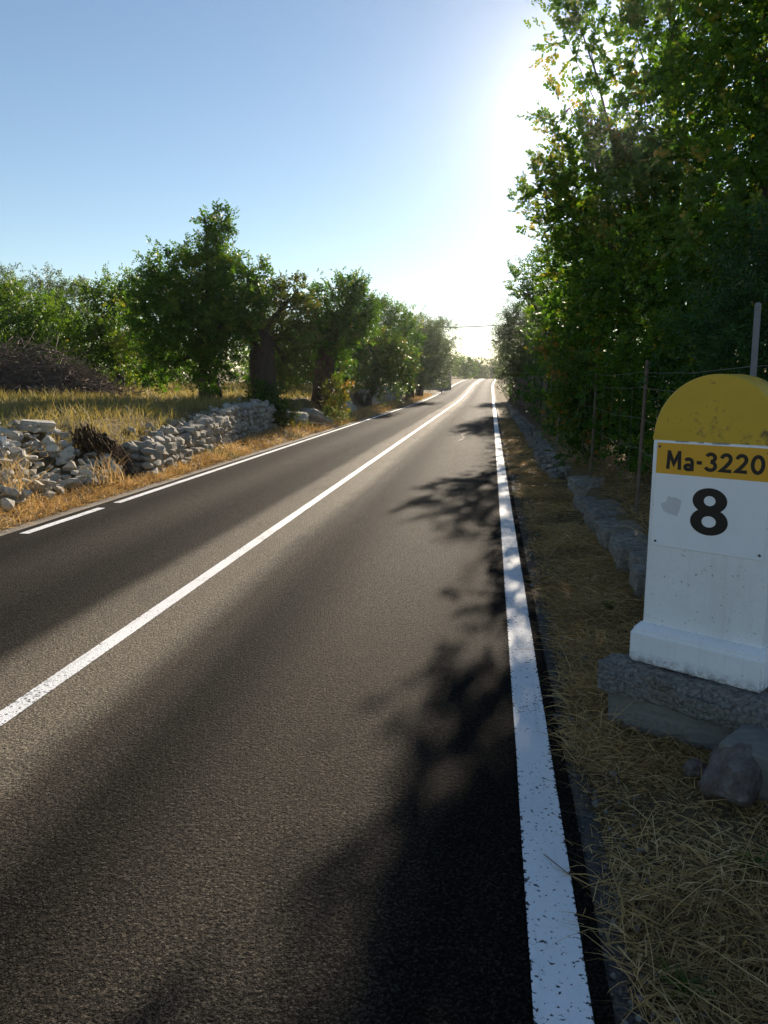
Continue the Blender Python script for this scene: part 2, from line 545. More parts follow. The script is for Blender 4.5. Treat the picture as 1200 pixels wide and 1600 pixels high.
# ------------------------------------------------------------------ stones
def hull_mesh(name, seed, n=16, box=(1, 1, 1), pw=3.2, detail=0, bev=.0):
    """an angular stone, about unit size"""
    r = random.Random(seed)
    bm = bmesh.new()
    for _ in range(n):
        v = Vector((r.gauss(0, 1), r.gauss(0, 1), r.gauss(0, 1))).normalized()
        s = (abs(v.x) ** pw + abs(v.y) ** pw + abs(v.z) ** pw) ** (-1 / pw)
        v *= s * r.uniform(.82, 1.02) * .5
        bm.verts.new((v.x * box[0], v.y * box[1], v.z * box[2]))
    res = bmesh.ops.convex_hull(bm, input=bm.verts[:])
    junk = [g for g in res['geom_interior'] + res['geom_unused'] if isinstance(g, bmesh.types.BMVert)]
    if junk: bmesh.ops.delete(bm, geom=list(set(junk)), context='VERTS')
    if detail:
        bmesh.ops.bevel(bm, geom=bm.edges[:], offset=.045, segments=1, affect='EDGES')
        bmesh.ops.triangulate(bm, faces=bm.faces[:])
        bmesh.ops.subdivide_edges(bm, edges=bm.edges[:], cuts=detail, use_grid_fill=True)
        o = Vector((seed * 3.1, 1, 2))
        for v in bm.verts:
            v.co += v.co.normalized() * (.07 * noise.noise(v.co * 3 + o) + .035 * noise.noise(v.co * 8 + o))
    return mesh_bm(name, bm, smooth=False)


STONES = [hull_mesh('stone', s, 15 + s % 4) for s in range(9)]
for i, me in enumerate(STONES): me.materials.append(M['limestone'])
WSTONES = [hull_mesh('stone', 50 + s, 18 + s % 4, pw=4.5) for s in range(9)]
for me in WSTONES: me.materials.append(M['wallstone'])
def block_mesh(name, seed):
    """a roughly squared wall stone with broken edges"""
    r = random.Random(seed)
    bm = bmesh.new()
    bmesh.ops.create_cube(bm, size=1)
    for v in bm.verts: v.co += Vector((r.uniform(-.09, .09), r.uniform(-.07, .07), r.uniform(-.08, .08)))
    bmesh.ops.bevel(bm, geom=bm.edges[:], offset=.05, segments=1, affect='EDGES')
    bmesh.ops.subdivide_edges(bm, edges=[e for e in bm.edges if e.calc_length() > .3], cuts=3, use_grid_fill=True)
    o = Vector((seed * 2.3, 4, 1))
    for v in bm.verts:
        v.co += v.co.normalized() * (.06 * noise.noise(v.co * 2.2 + o) + .035 * noise.noise(v.co * 6 + o))
    bmesh.ops.triangulate(bm, faces=bm.faces[:])
    return mesh_bm(name, bm)


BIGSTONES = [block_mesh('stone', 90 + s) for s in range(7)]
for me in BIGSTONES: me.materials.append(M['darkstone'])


def put_stone(parent, meshes, p, size, rot, r, name='stone'):
    return link(name, r.choice(meshes), None, parent, local_to(parent, p), rot, size)


def stone_wall(label, y0, y1, seed, course=.125, ln=(.18, .36), top=.84, base_off=0.0, end=True, thick=.5):
    r = random.Random(seed)
    c = (road_c(y0) + foot_x(y0), y0, 0)
    root = empty('dry_stone_wall', (float(c[0]), y0, float(ground_z(c[0] + .1, y0))), 0, label, 'stone wall', 'dry stone walls along the far side of the road')
    tops_ = (lambda q: float(np.interp(q, [y0, y0 + 2.5, y0 + 6, y1], [top * .5, top * .66, top * .86, top])) + .07 * noise.noise(Vector((q * 1.3, seed, 0)))) if end else (lambda q: top)
    z = -.05
    while z < top:
        ch = course * r.uniform(.8, 1.25)
        y = y0 + r.uniform(0, .15)
        while y < y1:
            L = r.uniform(*ln)
            ym = y + L / 2
            if z > tops_(ym) or (z > tops_(ym) - .15 and r.random() < .3):
                y += L; continue
            x = float(road_c(ym) + foot_x(ym)) - .10 * z - .13 + r.uniform(-.03, .03)
            zz = float(road_z(ym)) + .09 + z + ch / 2 + .12 * noise.noise(Vector((ym * .5, z * 2, seed)))
            ang = math.atan2(float(foot_x(ym + .5) + road_c(ym + .5) - foot_x(ym - .5) - road_c(ym - .5)), 1.0)
            put_stone(root, WSTONES, (x, ym, zz), (r.uniform(.24, .36), L * 1.12, ch * r.uniform(1.1, 1.5)), (r.gauss(0, .25), r.gauss(0, .12), -ang + r.gauss(0, .12)), r)
            y += L
        z += ch
    # loose coping and the top surface
    y = y0
    while y < y1:
        L = r.uniform(.2, .34)
        for k in range(4 if end else 2):
            x = float(road_c(y) + foot_x(y)) - .24 - k * .21 + r.uniform(-.07, .07)
            if k > 1 and r.random() < .25: continue
            put_stone(root, WSTONES, (x, y, max(float(road_z(y)) + .09 + tops_(y) if k < 2 else 0, float(ground_z(x, y)) + .03) + r.uniform(-.04, .05) + (.08 if r.random() < .12 else 0)), (r.uniform(.12, .26), L * r.uniform(.6, .95), r.uniform(.10, .17)), (r.gauss(0, .3), r.gauss(0, .3), r.uniform(0, 6)), r, 'coping_stone')
        y += L
    if end:
        for k in range(4):
            for j in range(4):
                x = float(road_c(y0) + foot_x(y0)) - .12 - j * .22 + r.uniform(-.04, .04)
                put_stone(root, WSTONES, (x, y0 - .02 + r.uniform(-.05, .08) + j * .03, float(road_z(y0)) + .1 + k * .115 + r.uniform(0, .05)), (r.uniform(.2, .3), r.uniform(.2, .35), r.uniform(.12, .17)), (r.gauss(0, .2), r.gauss(0, .2), r.gauss(0, .3)), r)
    return root


stone_wall('grey dry stone wall, broken off next to the rubble heap', 11.75, 22.2, 3, course=.12, ln=(.17, .34))
stone_wall('short pale dry stone wall in front of the dense orange tipped bush', 39.3, 55, 8, course=.2, ln=(.4, .8), top=.86, end=False)

# rubble heap spilled from the broken wall
r = random.Random(21)
heap = empty('rubble_heap', (-6.4, 9.9, .3), 0, 'heap of pale angular limestone rubble spilled at the broken end of wall', 'rubble heap')
placed = []
for layer in range(2):
    tries = 0
    while tries < 4000 and len(placed) < (200 if layer == 0 else 300):
        tries += 1
        y = r.uniform(7.6, 11.15); t = r.random() * float(np.interp(y, [7.6, 9.4, 10], [.2, .62, 1]))
        x = -5.52 - t * 2.05
        s = (.7 if y < 8.8 else .84) * r.choice([.08, .10, .11, .13, .14, .17, .2]) * r.uniform(.85, 1.25) * (1.25 - .45 * t)
        z = float(ground_z(x, y)) + .03 + layer * .10 + .08 * math.sin(math.pi * t)
        if any((x - q[0]) ** 2 + (y - q[1]) ** 2 + (z - q[2]) ** 2 < ((s + q[3]) * .34) ** 2 for q in placed): continue
        if x > float(road_c(y) + foot_x(y)) + .2: continue
        placed.append((x, y, z, s))
for (x, y, z, s) in placed:
    put_stone(heap, STONES, (x, y, z + s * .2), (s * r.uniform(1, 1.5), s * r.uniform(1, 1.5), s * r.uniform(.6, .95)), (r.uniform(-.6, .6), r.uniform(-.6, .6), r.uniform(0, 6.3)), r)
tb = link('stone_slab', BIGSTONES[1].copy(), None, None, (-6.95, 11.15, float(ground_z(-6.95, 11.15)) + .13), (0.05, .1, .5), (.46, .3, .15))
tb.data.materials.clear(); tb.data.materials.append(M['limestone'])
tag(tb, 'flat pale stone slab lying on top of the rubble heap', 'stone slab')

# boulders between the two walls
for k, (x, y, z, sx, sy, sz, rz, lab) in enumerate([
        (-6.15, 23.6, .35, 1.2, 1.2, .95, .4, 'pale jagged boulder at the end of the long wall, beside the hollow trunk'),
        (-5.8, 24.9, .28, 1.0, 1.4, .85, 1.2, 'leaning white boulder below the hollow trunk'),
        (-5.6, 26.0, .2, .6, .8, .4, 2.2, 'low grey boulder between white boulder and orange shrub'),
        (-6.0, 30.5, .45, .8, 1.2, .8, .9, 'grey boulder just beyond the orange shrub'),
        (-6.15, 33.5, .4, .8, 1.3, .7, 2.9, 'small boulder before the short wall')]):
    me = hull_mesh('boulder', 130 + k, 18, pw=3, detail=2)
    b = link('boulder', me, M['limestone'], None, (x, y, float(ground_z(x, y)) + sz * .2), (.2 * (k % 3 - 1), .25, rz), (sx, sy, sz))
    tag(b, lab, 'boulder', 'boulders between the two walls')
b = link('boulder', hull_mesh('boulder', 140, 20, pw=5, detail=2), M['redrock'], None, (-6.45, 34.8, float(ground_z(-6.45, 34.8)) + .45), (.1, .1, .3), (.55, .6, 1.1))
tag(b, 'upright reddish brown stone post beside the short wall', 'boulder', 'boulders between the two walls')

# low kerb wall under the fence on the near side
r = random.Random(33)
lw = empty('low_stone_wall', (1.2, 2.0, 0), 0, 'low wall of long grey stones along the fence foot', 'stone wall')
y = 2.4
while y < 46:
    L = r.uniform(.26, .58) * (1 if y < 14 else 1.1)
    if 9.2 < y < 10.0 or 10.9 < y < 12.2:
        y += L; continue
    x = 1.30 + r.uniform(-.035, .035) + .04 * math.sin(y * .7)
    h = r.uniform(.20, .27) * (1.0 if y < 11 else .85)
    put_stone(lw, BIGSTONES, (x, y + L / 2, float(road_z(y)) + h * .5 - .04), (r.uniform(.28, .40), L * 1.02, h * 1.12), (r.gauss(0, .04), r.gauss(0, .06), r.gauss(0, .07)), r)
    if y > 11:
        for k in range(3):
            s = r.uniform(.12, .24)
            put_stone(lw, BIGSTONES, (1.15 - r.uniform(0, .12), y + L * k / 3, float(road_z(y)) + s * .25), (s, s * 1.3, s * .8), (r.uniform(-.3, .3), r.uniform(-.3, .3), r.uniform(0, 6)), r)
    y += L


# ------------------------------------------------------------------ milestone
MS_O, MS_A = (.67, 3.57), rad(-36)
PL_Z = .298
ms = empty('kilometre_stone', (MS_O[0], MS_O[1], PL_Z), MS_A, 'white milestone with yellow rounded top reading Ma-3220 and 8', 'milestone')


def box_bm(bm, x0, x1, y0, y1, z0, z1):
    vs = [bm.verts.new(p) for p in ((x0, y0, z0), (x1, y0, z0), (x1, y1, z0), (x0, y1, z0), (x0, y0, z1), (x1, y0, z1), (x1, y1, z1), (x0, y1, z1))]
    for f in ((0, 3, 2, 1), (4, 5, 6, 7), (0, 1, 5, 4), (1, 2, 6, 5), (2, 3, 7, 6), (3, 0, 4, 7)):
        bm.faces.new([vs[i] for i in f])
    return vs


def profile_solid(pts, y0, y1, bev=.012, seg=3, zmin=-9):
    """extrude a closed x,z outline from y0 to y1"""
    bm = bmesh.new()
    a = [bm.verts.new((p[0], y0, p[1])) for p in pts]
    b = [bm.verts.new((p[0], y1, p[1])) for p in pts]
    bm.faces.new(a); bm.faces.new(b[::-1])
    n = len(pts)
    for i in range(n):
        bm.faces.new((a[i], b[i], b[(i + 1) % n], a[(i + 1) % n]))
    bmesh.ops.recalc_face_normals(bm, faces=bm.faces[:])
    if bev:
        es = [e for e in bm.edges if len(e.link_faces) == 2 and e.calc_face_angle(0) > .6 and min(v.co.z for v in e.verts) > zmin]
        bmesh.ops.bevel(bm, geom=es, offset=bev, segments=seg, affect='EDGES', profile=.6)
    return bm


def shade_auto(me, ang=35):
    me.polygons.foreach_set('use_smooth', np.ones(len(me.polygons), dtype=bool))
    me.set_sharp_from_angle(angle=rad(ang))


S0, S1, SY0, SY1 = .033, .565, .06, .30
# base block with a sloping ledge
bm = bmesh.new()
lay = [(0, 0, .595, 0, .37), (.148, 0, .595, 0, .37), (.186, .03, .568, .055, .31)]
rings = []
for (z, x0, x1, y0, y1) in lay:
    rings.append([bm.verts.new(p) for p in ((x0, y0, z), (x1, y0, z), (x1, y1, z), (x0, y1, z))])
bm.faces.new(rings[0][::-1]); bm.faces.new(rings[-1])
for A, B in zip(rings, rings[1:]):
    for i in range(4): bm.faces.new((A[i], A[(i + 1) % 4], B[(i + 1) % 4], B[i]))
bmesh.ops.recalc_face_normals(bm, faces=bm.faces[:])
bmesh.ops.bevel(bm, geom=[e for e in bm.edges if e.calc_face_angle(0) > .4], offset=.012, segments=3, affect='EDGES')
me = mesh_bm('base_block', bm); shade_auto(me, 40)
link('base_block', me, M['white'], ms)
ZT = 1.345 - PL_Z
me = mesh_bm('shaft', profile_solid([(S0, .17), (S1, .17), (S1, ZT), (S0, ZT)], SY0, SY1, .012)); shade_auto(me, 40)
link('shaft', me, M['white'], ms)
cx, R = (S0 + S1) / 2, (S1 - S0) / 2
arc = [(S0 - .0015, ZT - .014)] + [(cx - (R + .0015) * math.cos(math.pi * k / 40), ZT + .004 + (R + .006) * math.sin(math.pi * k / 40)) for k in range(41)] + [(S1 + .0015, ZT - .014)]
me = mesh_bm('cap', profile_solid(arc[::-1], SY0 - .0015, SY1 + .0015, .016, 3, ZT - .005)); shade_auto(me, 30)
cap = link('cap', me, M['capyellow'], ms)
cap['label'] = 'yellow painted rounded top with dark stains'


def plate(name, x0, x1, z0, z1, y, th, mat, parent, bev=.0015):
    bm = bmesh.new()
    box_bm(bm, x0, x1, y - th, y, z0 - PL_Z, z1 - PL_Z)
    bmesh.ops.bevel(bm, geom=bm.edges[:], offset=bev, segments=1, affect='EDGES')
    return link(name, mesh_bm(name, bm), mat, parent)


pq = plate('plaque', .054, .541, .852, 1.322, SY0 + .001, .006, M['plaque'], ms)
plate('band', .056, .539, 1.183, 1.320, SY0 - .0050, .0012, M['band'], pq, .0003)['label'] = 'amber band carrying the road number'
YF = SY0 - .0062



def stroke_bm(bm, pts, w, y0, y1, closed=False):
    """a bar of width w along x,z points"""
    n = len(pts)
    L, R_ = [], []
    for i in range(n):
        a = Vector(pts[(i - 1) % n] if closed or i > 0 else pts[i]); b = Vector(pts[(i + 1) % n] if closed or i < n - 1 else pts[i])
        c = Vector(pts[i])
        t1 = (c - a).normalized() if (c - a).length > 1e-9 else (b - c).normalized()
        t2 = (b - c).normalized() if (b - c).length > 1e-9 else t1
        m = (t1 + t2).normalized()
        nv = Vector((-m.y, m.x)) * (w / 2) / max(.45, m.dot(t1))
        L.append(c + nv); R_.append(c - nv)
    V = [[bm.verts.new((p.x, yy, p.y - PL_Z)) for p in side] for yy in (y0, y1) for side in (L, R_)]
    m = n if closed else n - 1
    for i in range(m):
        j = (i + 1) % n
        bm.faces.new((V[0][i], V[0][j], V[1][j], V[1][i]))
        bm.faces.new((V[2][i], V[3][i], V[3][j], V[2][j]))
        bm.faces.new((V[0][i], V[2][i], V[2][j], V[0][j]))
        bm.faces.new((V[1][i], V[1][j], V[3][j], V[3][i]))
    if not closed:
        for i in (0, n - 1):
            bm.faces.new((V[0][i], V[1][i], V[3][i], V[2][i]))


def arcp(cx, cz, rx, rz, a0, a1, n=14):
    return [(cx + rx * math.cos(rad(a0 + (a1 - a0) * k / n)), cz + rz * math.sin(rad(a0 + (a1 - a0) * k / n))) for k in range(n + 1)]


def glyph(x0, x1, z0, z1, strokes, w):
    """strokes in a box of width 1 and height 1; the layers of one glyph are a hair apart"""
    bm = bmesh.new()
    for k, (pts, closed) in enumerate(strokes):
        stroke_bm(bm, [(x0 + p[0] * (x1 - x0), z0 + p[1] * (z1 - z0)) for p in pts], w, YF - .0007 - .00012 * k, YF - .0001, closed)
    link('letter', mesh_bm('letter', bm), M['black'], pq)


W = .0155
G2 = [(arcp(.48, .70, .34, .22, 175, -20) + [(.70, .50), (.42, .27), (.13, .09), (.92, .09)], False)]
gl = [
    (.102, .171, 1.205, 1.288, [([(.12, 0), (.17, 1)], False), ([(.88, 0), (.83, 1)], False), ([(.15, .96), (.5, .3), (.85, .96)], False)]),
    (.181, .226, 1.203, 1.262, [(arcp(.46, .64, .36, .24, 150, 0, 8) + [(.83, .0)], False), (arcp(.46, .27, .32, .17, 0, 360, 16)[:-1], True)]),
    (.237, .260, 1.232, 1.252, [([(0, .5), (1, .5)], False)]),
    (.272, .325, 1.207, 1.290, [(arcp(.46, .72, .34, .19, 160, -90, 14), False), (arcp(.46, .29, .40, .21, 90, -160, 14), False)]),
    (.335, .389, 1.208, 1.290, G2), (.398, .452, 1.210, 1.291, G2),
    (.460, .518, 1.210, 1.292, [(arcp(.5, .5, .36, .41, 0, 360, 26)[:-1], True)])]
for a_ in gl: glyph(*a_, W)
bm = bmesh.new()
YF8 = SY0 - .0053


def ring8(cx, cz, ox, oz, ix, iz, y, n=32):
    A = [[bm.verts.new((cx + rx * math.cos(2 * math.pi * k / n), yy, cz + rz * math.sin(2 * math.pi * k / n) - PL_Z)) for k in range(n)] for yy in (y, YF8) for rx, rz in ((ox, oz), (ix, iz))]
    for k in range(n):
        j = (k + 1) % n
        bm.faces.new((A[0][k], A[0][j], A[1][j], A[1][k])); bm.faces.new((A[0][k], A[2][k], A[2][j], A[0][j])); bm.faces.new((A[1][k], A[1][j], A[3][j], A[3][k]))


ring8(.304, 1.080, .074, .056, .025, .022, YF8 - .0008)
ring8(.306, .989, .081, .060, .031, .025, YF8 - .0010)
link('numeral', mesh_bm('numeral', bm), M['black'], pq)['label'] = 'large black numeral 8'
# glue left by a sticker
r = random.Random(5)
bm = bmesh.new()
pts = [(.088, 1.045), (.112, 1.058), (.120, 1.084), (.137, 1.078), (.150, 1.082), (.182, 1.070), (.176, 1.028), (.165, .995), (.142, 1.002), (.118, 1.006), (.10, 1.018)]
fa = bm.faces.new([bm.verts.new((p[0], SY0 - .0055, p[1] - PL_Z)) for p in pts])
ex = bmesh.ops.extrude_face_region(bm, geom=[fa])
bmesh.ops.translate(bm, verts=[g for g in ex['geom'] if isinstance(g, bmesh.types.BMVert)], vec=(0, .0006, 0))
link('sticker_residue', mesh_bm('sticker_residue', bm), M['gluegrey'], pq)
# bare patches where paint has flaked above the plaque
for (x0, x1, z0, z1) in ((.29, .375, 1.324, 1.334), (.13, .20, 1.3255, 1.332), (.235, .262, 1.325, 1.332), (.515, .55, 1.3235, 1.334)):
    bm = bmesh.new()
    n = 14
    ring = []
    for k in range(n):
        a = 2 * math.pi * k / n
        q = r.uniform(.75, 1.0)
        s = (abs(math.cos(a)) ** 4 + abs(math.sin(a)) ** 4) ** -.25
        ring.append(bm.verts.new(((x0 + x1) / 2 + (x1 - x0) / 2 * math.cos(a) * q * s, SY0 - .0015, (z0 + z1) / 2 - PL_Z + (z1 - z0) / 2 * math.sin(a) * q * s)))
    fa = bm.faces.new(ring)
    ex = bmesh.ops.extrude_face_region(bm, geom=[fa])
    bmesh.ops.translate(bm, verts=[g for g in ex['geom'] if isinstance(g, bmesh.types.BMVert)], vec=(0, .003, 0))
    link('flaked_patch', mesh_bm('flaked_patch', bm), M['chip'], ms)
bm = bmesh.new()
bmesh.ops.create_cone(bm, cap_ends=True, segments=14, radius1=.0058, radius2=.0045, depth=.004)
scr = mesh_bm('screw', bm)
for (x, z) in ((.073, .872), (.524, .874), (.068, 1.302), (.527, 1.302)):
    link('screw', scr, M['screw'], pq, (x, SY0 - .0085, z - PL_Z), (math.pi / 2, 0, 0))

# concrete plinth: rough slab over a smoother footing, with a side step
pl = empty('concrete_plinth', (MS_O[0], MS_O[1], 0), MS_A, 'rough dark concrete plinth carrying the milestone', 'plinth')


def rough_block(name, x0, x1, y0, y1, z0, z1, mat, amp, seed, cuts=16, chip=0.0):
    bm = bmesh.new()
    box_bm(bm, x0, x1, y0, y1, z0, z1)
    bmesh.ops.recalc_face_normals(bm, faces=bm.faces[:])
    bmesh.ops.bevel(bm, geom=bm.edges[:], offset=.008, segments=1, affect='EDGES')
    bmesh.ops.subdivide_edges(bm, edges=[e for e in bm.edges if e.calc_length() > .06], cuts=cuts, use_grid_fill=True)
    for v in bm.verts:
        p = v.co * 1.0 + Vector((seed, 0, 0))
        d = Vector((noise.noise(p * 9), noise.noise(p * 9 + Vector((7, 0, 0))), noise.noise(p * 9 + Vector((0, 7, 0))))) * amp * .5
        d += Vector((noise.noise(p * 32), noise.noise(p * 32 + Vector((7, 0, 0))), noise.noise(p * 32 + Vector((0, 7, 0))))) * amp * .6
        if chip and v.co.z > z1 - .05:
            e = min(v.co.x - x0, x1 - v.co.x, v.co.y - y0)
            if e < .07: d.z -= chip * max(0, noise.noise(p * 7) + .35) * (1 - e / .07)
        d += Vector((noise.noise(p * 75), noise.noise(p * 75 + Vector((7, 0, 0))), noise.noise(p * 75 + Vector((0, 7, 0))))) * amp * .4
        v.co += d
    me = mesh_bm(name, bm, smooth=False)
    return link(name, me, mat, pl)


rough_block('slab', -.10, .73, -.10, .48, .155, PL_Z - .004, M['concrete'], .017, 1, 26, .14)
rough_block('footing', -.06, .70, -.07, .46, -.15, .16, M['mortar'], .010, 5, 16)
rough_block('side_block', .56, .86, -.36, -.06, -.1, .20, M['mortar'], .008, 9, 8)

# reddish rock lying in the grass
rk = hull_mesh('rock', 301, 16, pw=2.2, detail=3)
o = link('rock', rk, M['redrock'], None, (1.0, 2.90, .08), (.25, -.15, .5), (.40, .33, .33))
tag(o, 'reddish rock with white streaks in the dry grass below the milestone', 'rock')
o = link('rock', hull_mesh('rock', 302, 18, detail=2), M['redrock'], None, (.86, 3.05, .03), (.1, .2, 1.2), (.13, .10, .10))
tag(o, 'small grey stone half hidden between plinth and reddish rock', 'rock')


# ------------------------------------------------------------------ tubes, trunks, limbs
def tube_arrays(paths, sides=6):
    """paths: list of (points (n,3), radii (n,)) -> verts, faces"""
    V, F, base = [], [], 0
    ca = np.cos(np.arange(sides) * 2 * np.pi / sides); sa = np.sin(np.arange(sides) * 2 * np.pi / sides)
    for P, R_ in paths:
        P = np.asarray(P, float); n = len(P)
        T = nrm(np.gradient(P, axis=0))
        ref = np.where(np.abs(T[:, 2:3]) > .9, np.array([[1., 0, 0]]), np.array([[0, 0, 1.]]))
        A = nrm(np.cross(T, ref)); B = np.cross(T, A)
        ring = P[:, None] + (A[:, None] * ca[None, :, None] + B[:, None] * sa[None, :, None]) * np.asarray(R_)[:, None, None]
        V.append(ring.reshape(-1, 3))
        i = np.arange(n - 1)[:, None] * sides + np.arange(sides)[None]
        j = np.arange(n - 1)[:, None] * sides + (np.arange(sides)[None] + 1) % sides
        F.append(np.stack([i, j, j + sides, i + sides], -1).reshape(-1, 4) + base)
        base += n * sides
    return np.concatenate(V), np.concatenate(F)


def tube(name, path, radii, mat, parent=None, sides=6):
    V, F = tube_arrays([(path, radii)], sides)
    return link(name, mesh_np(name, V, F, smooth=True), mat, parent)


def curve_pts(a, b, n, bend, rng):
    a, b = np.asarray(a, float), np.asarray(b, float)
    t = np.linspace(0, 1, n)[:, None]
    P = a + (b - a) * t
    L = np.linalg.norm(b - a)
    for _ in range(2):
        d = nrm(rng.normal(size=3)) * bend * L
        P += np.sin(np.pi * t * rng.uniform(.7, 1.6)) * d * t * (1.3 - t)
    return P


def trunk_mesh(path, radii, seed, sides=18, lump=.16):
    path = np.asarray(path, float)
    n = 26
    tt = np.linspace(0, len(path) - 1, n)
    P = np.stack([np.interp(tt, range(len(path)), path[:, k]) for k in range(3)], 1)
    R_ = np.interp(tt, range(len(path)), radii)
    V, F = tube_arrays([(P, R_)], sides)
    C = np.repeat(P, sides, 0)
    for k in range(len(V)):
        d = V[k] - C[k]
        q = Vector((d[0] * 5, d[1] * 5, V[k][2] * 1.1)) + Vector((seed, 0, 0))
        V[k] = C[k] + d * (1 + lump * 1.6 * noise.noise(q) + lump * .7 * noise.noise(q * 2.7))
    return V, F


# ------------------------------------------------------------------ foliage
def crown_mesh(name, blobs, leaf, aspect, k, spray, cover, seed, hexleaf=False, droop=0.0, cl_sig=.2, shoots=0.0, tone=0.0, core=.25, ncl=16):
    """sprays of leaflets gathered in clumps over a set of lumpy volumes.
    blobs: (x,y,z,rx,ry,rz[,cover factor])"""
    g = np.random.default_rng(seed)
    PS, DS, CR, SC = [], [], [], []
    la = leaf * leaf * aspect * .62
    for b in blobs:
        c = np.array(b[:3]); R_ = np.array(b[3:6]); cf = b[6] if len(b) > 6 else 1.0
        area = math.pi * R_[2] * math.sqrt(R_[0] * R_[1])
        ns = max(30, int(cover * cf * area / la / k))
        nc = max(7, int(ncl * area / (.3 + area * .1)))
        cd = nrm(g.normal(size=(nc, 3)))
        cd[:, 2] *= .9
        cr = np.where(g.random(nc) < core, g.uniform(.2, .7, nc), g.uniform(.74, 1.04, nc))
        cc = c + cd * R_ * cr[:, None]
        crnd = g.random(nc)
        wt = g.gamma(2.2, 1, nc); wt /= wt.sum()
        idx = g.choice(nc, ns, p=wt)
        sig = cl_sig * (R_.mean() ** .6)
        off = g.normal(size=(ns, 3)) * sig * np.array([1, 1, .8])
        p = cc[idx] + off
        outd = nrm((p - c) / R_)
        d = nrm(outd * .75 + g.normal(size=(ns, 3)) * .55 + np.array([0, 0, .35 - droop]))
        PS.append(p); DS.append(d); SC.append(np.ones(ns))
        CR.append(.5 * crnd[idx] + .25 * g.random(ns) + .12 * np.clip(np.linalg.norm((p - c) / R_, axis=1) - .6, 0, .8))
        # long shoots breaking the outline
        nsh = int(shoots * nc)
        for s in range(nsh):
            i = g.integers(nc)
            d0 = nrm(cd[i] + g.normal(size=3) * .4 + np.array([0, 0, .5 - droop]))
            st = c + cd[i] * R_ * .92
            L = g.uniform(.25, .75) * (R_.mean() ** .5)
            m = max(3, int(L / (spray * .42)))
            t = np.linspace(0, 1, m)
            q = st + d0 * (t * L)[:, None] + np.array([0, 0, -.12]) * (t * t * L)[:, None] + g.normal(size=(m, 3)) * .02
            PS.append(q); DS.append(nrm(d0 + g.normal(size=(m, 3)) * .6)); SC.append(np.linspace(1, .7, m))
            CR.append(np.full(m, .35 + .5 * g.random()) + .1 * g.random(m))
    P = np.concatenate(PS); D = np.concatenate(DS); C = np.concatenate(CR); S = np.concatenate(SC)
    n = len(P)
    up = np.array([0, 0, 1.]) + g.normal(size=(n, 3)) * .6
    side = nrm(np.cross(D, up))
    N = np.cross(side, D)
    j = np.arange(k)
    along = ((j // 2 + .5) / math.ceil(k / 2)) * spray
    sgn = np.where(j % 2 == 0, 1.0, -1.0)
    base = P[:, None] + D[:, None] * (along[None, :, None] * S[:, None, None])
    jit = g.normal(size=(n, k, 3)) * .28
    ax = nrm(side[:, None] * sgn[None, :, None] * .85 + D[:, None] * .5 + jit)
    nn = nrm(N[:, None] + g.normal(size=(n, k, 3)) * .45)
    wd = nrm(np.cross(nn, ax))
    L = (leaf * S[:, None] * g.uniform(.65, 1.2, (n, k)))[..., None]
    W = L * aspect * .5
    nn2 = np.cross(ax, wd)
    if hexleaf:
        vs = [base, base + ax * L * .28 + wd * W * .85 + nn2 * L * .05, base + ax * L * .72 + wd * W * .9 + nn2 * L * .04, base + ax * L, base + ax * L * .72 - wd * W * .9 + nn2 * L * .04, base + ax * L * .28 - wd * W * .85 + nn2 * L * .05]
    else:
        vs = [base, base + ax * L * .5 + wd * W, base + ax * L, base + ax * L * .5 - wd * W]
    q = len(vs)
    V = np.stack(vs, 2).reshape(-1, 3)
    F = np.arange(n * k * q).reshape(-1, q)
    rnd = np.clip(np.repeat(C, k) + g.normal(size=n * k) * .09 + tone, 0, 1)
    return mesh_np(name, V, F, rnd)


TREE_STATS = []


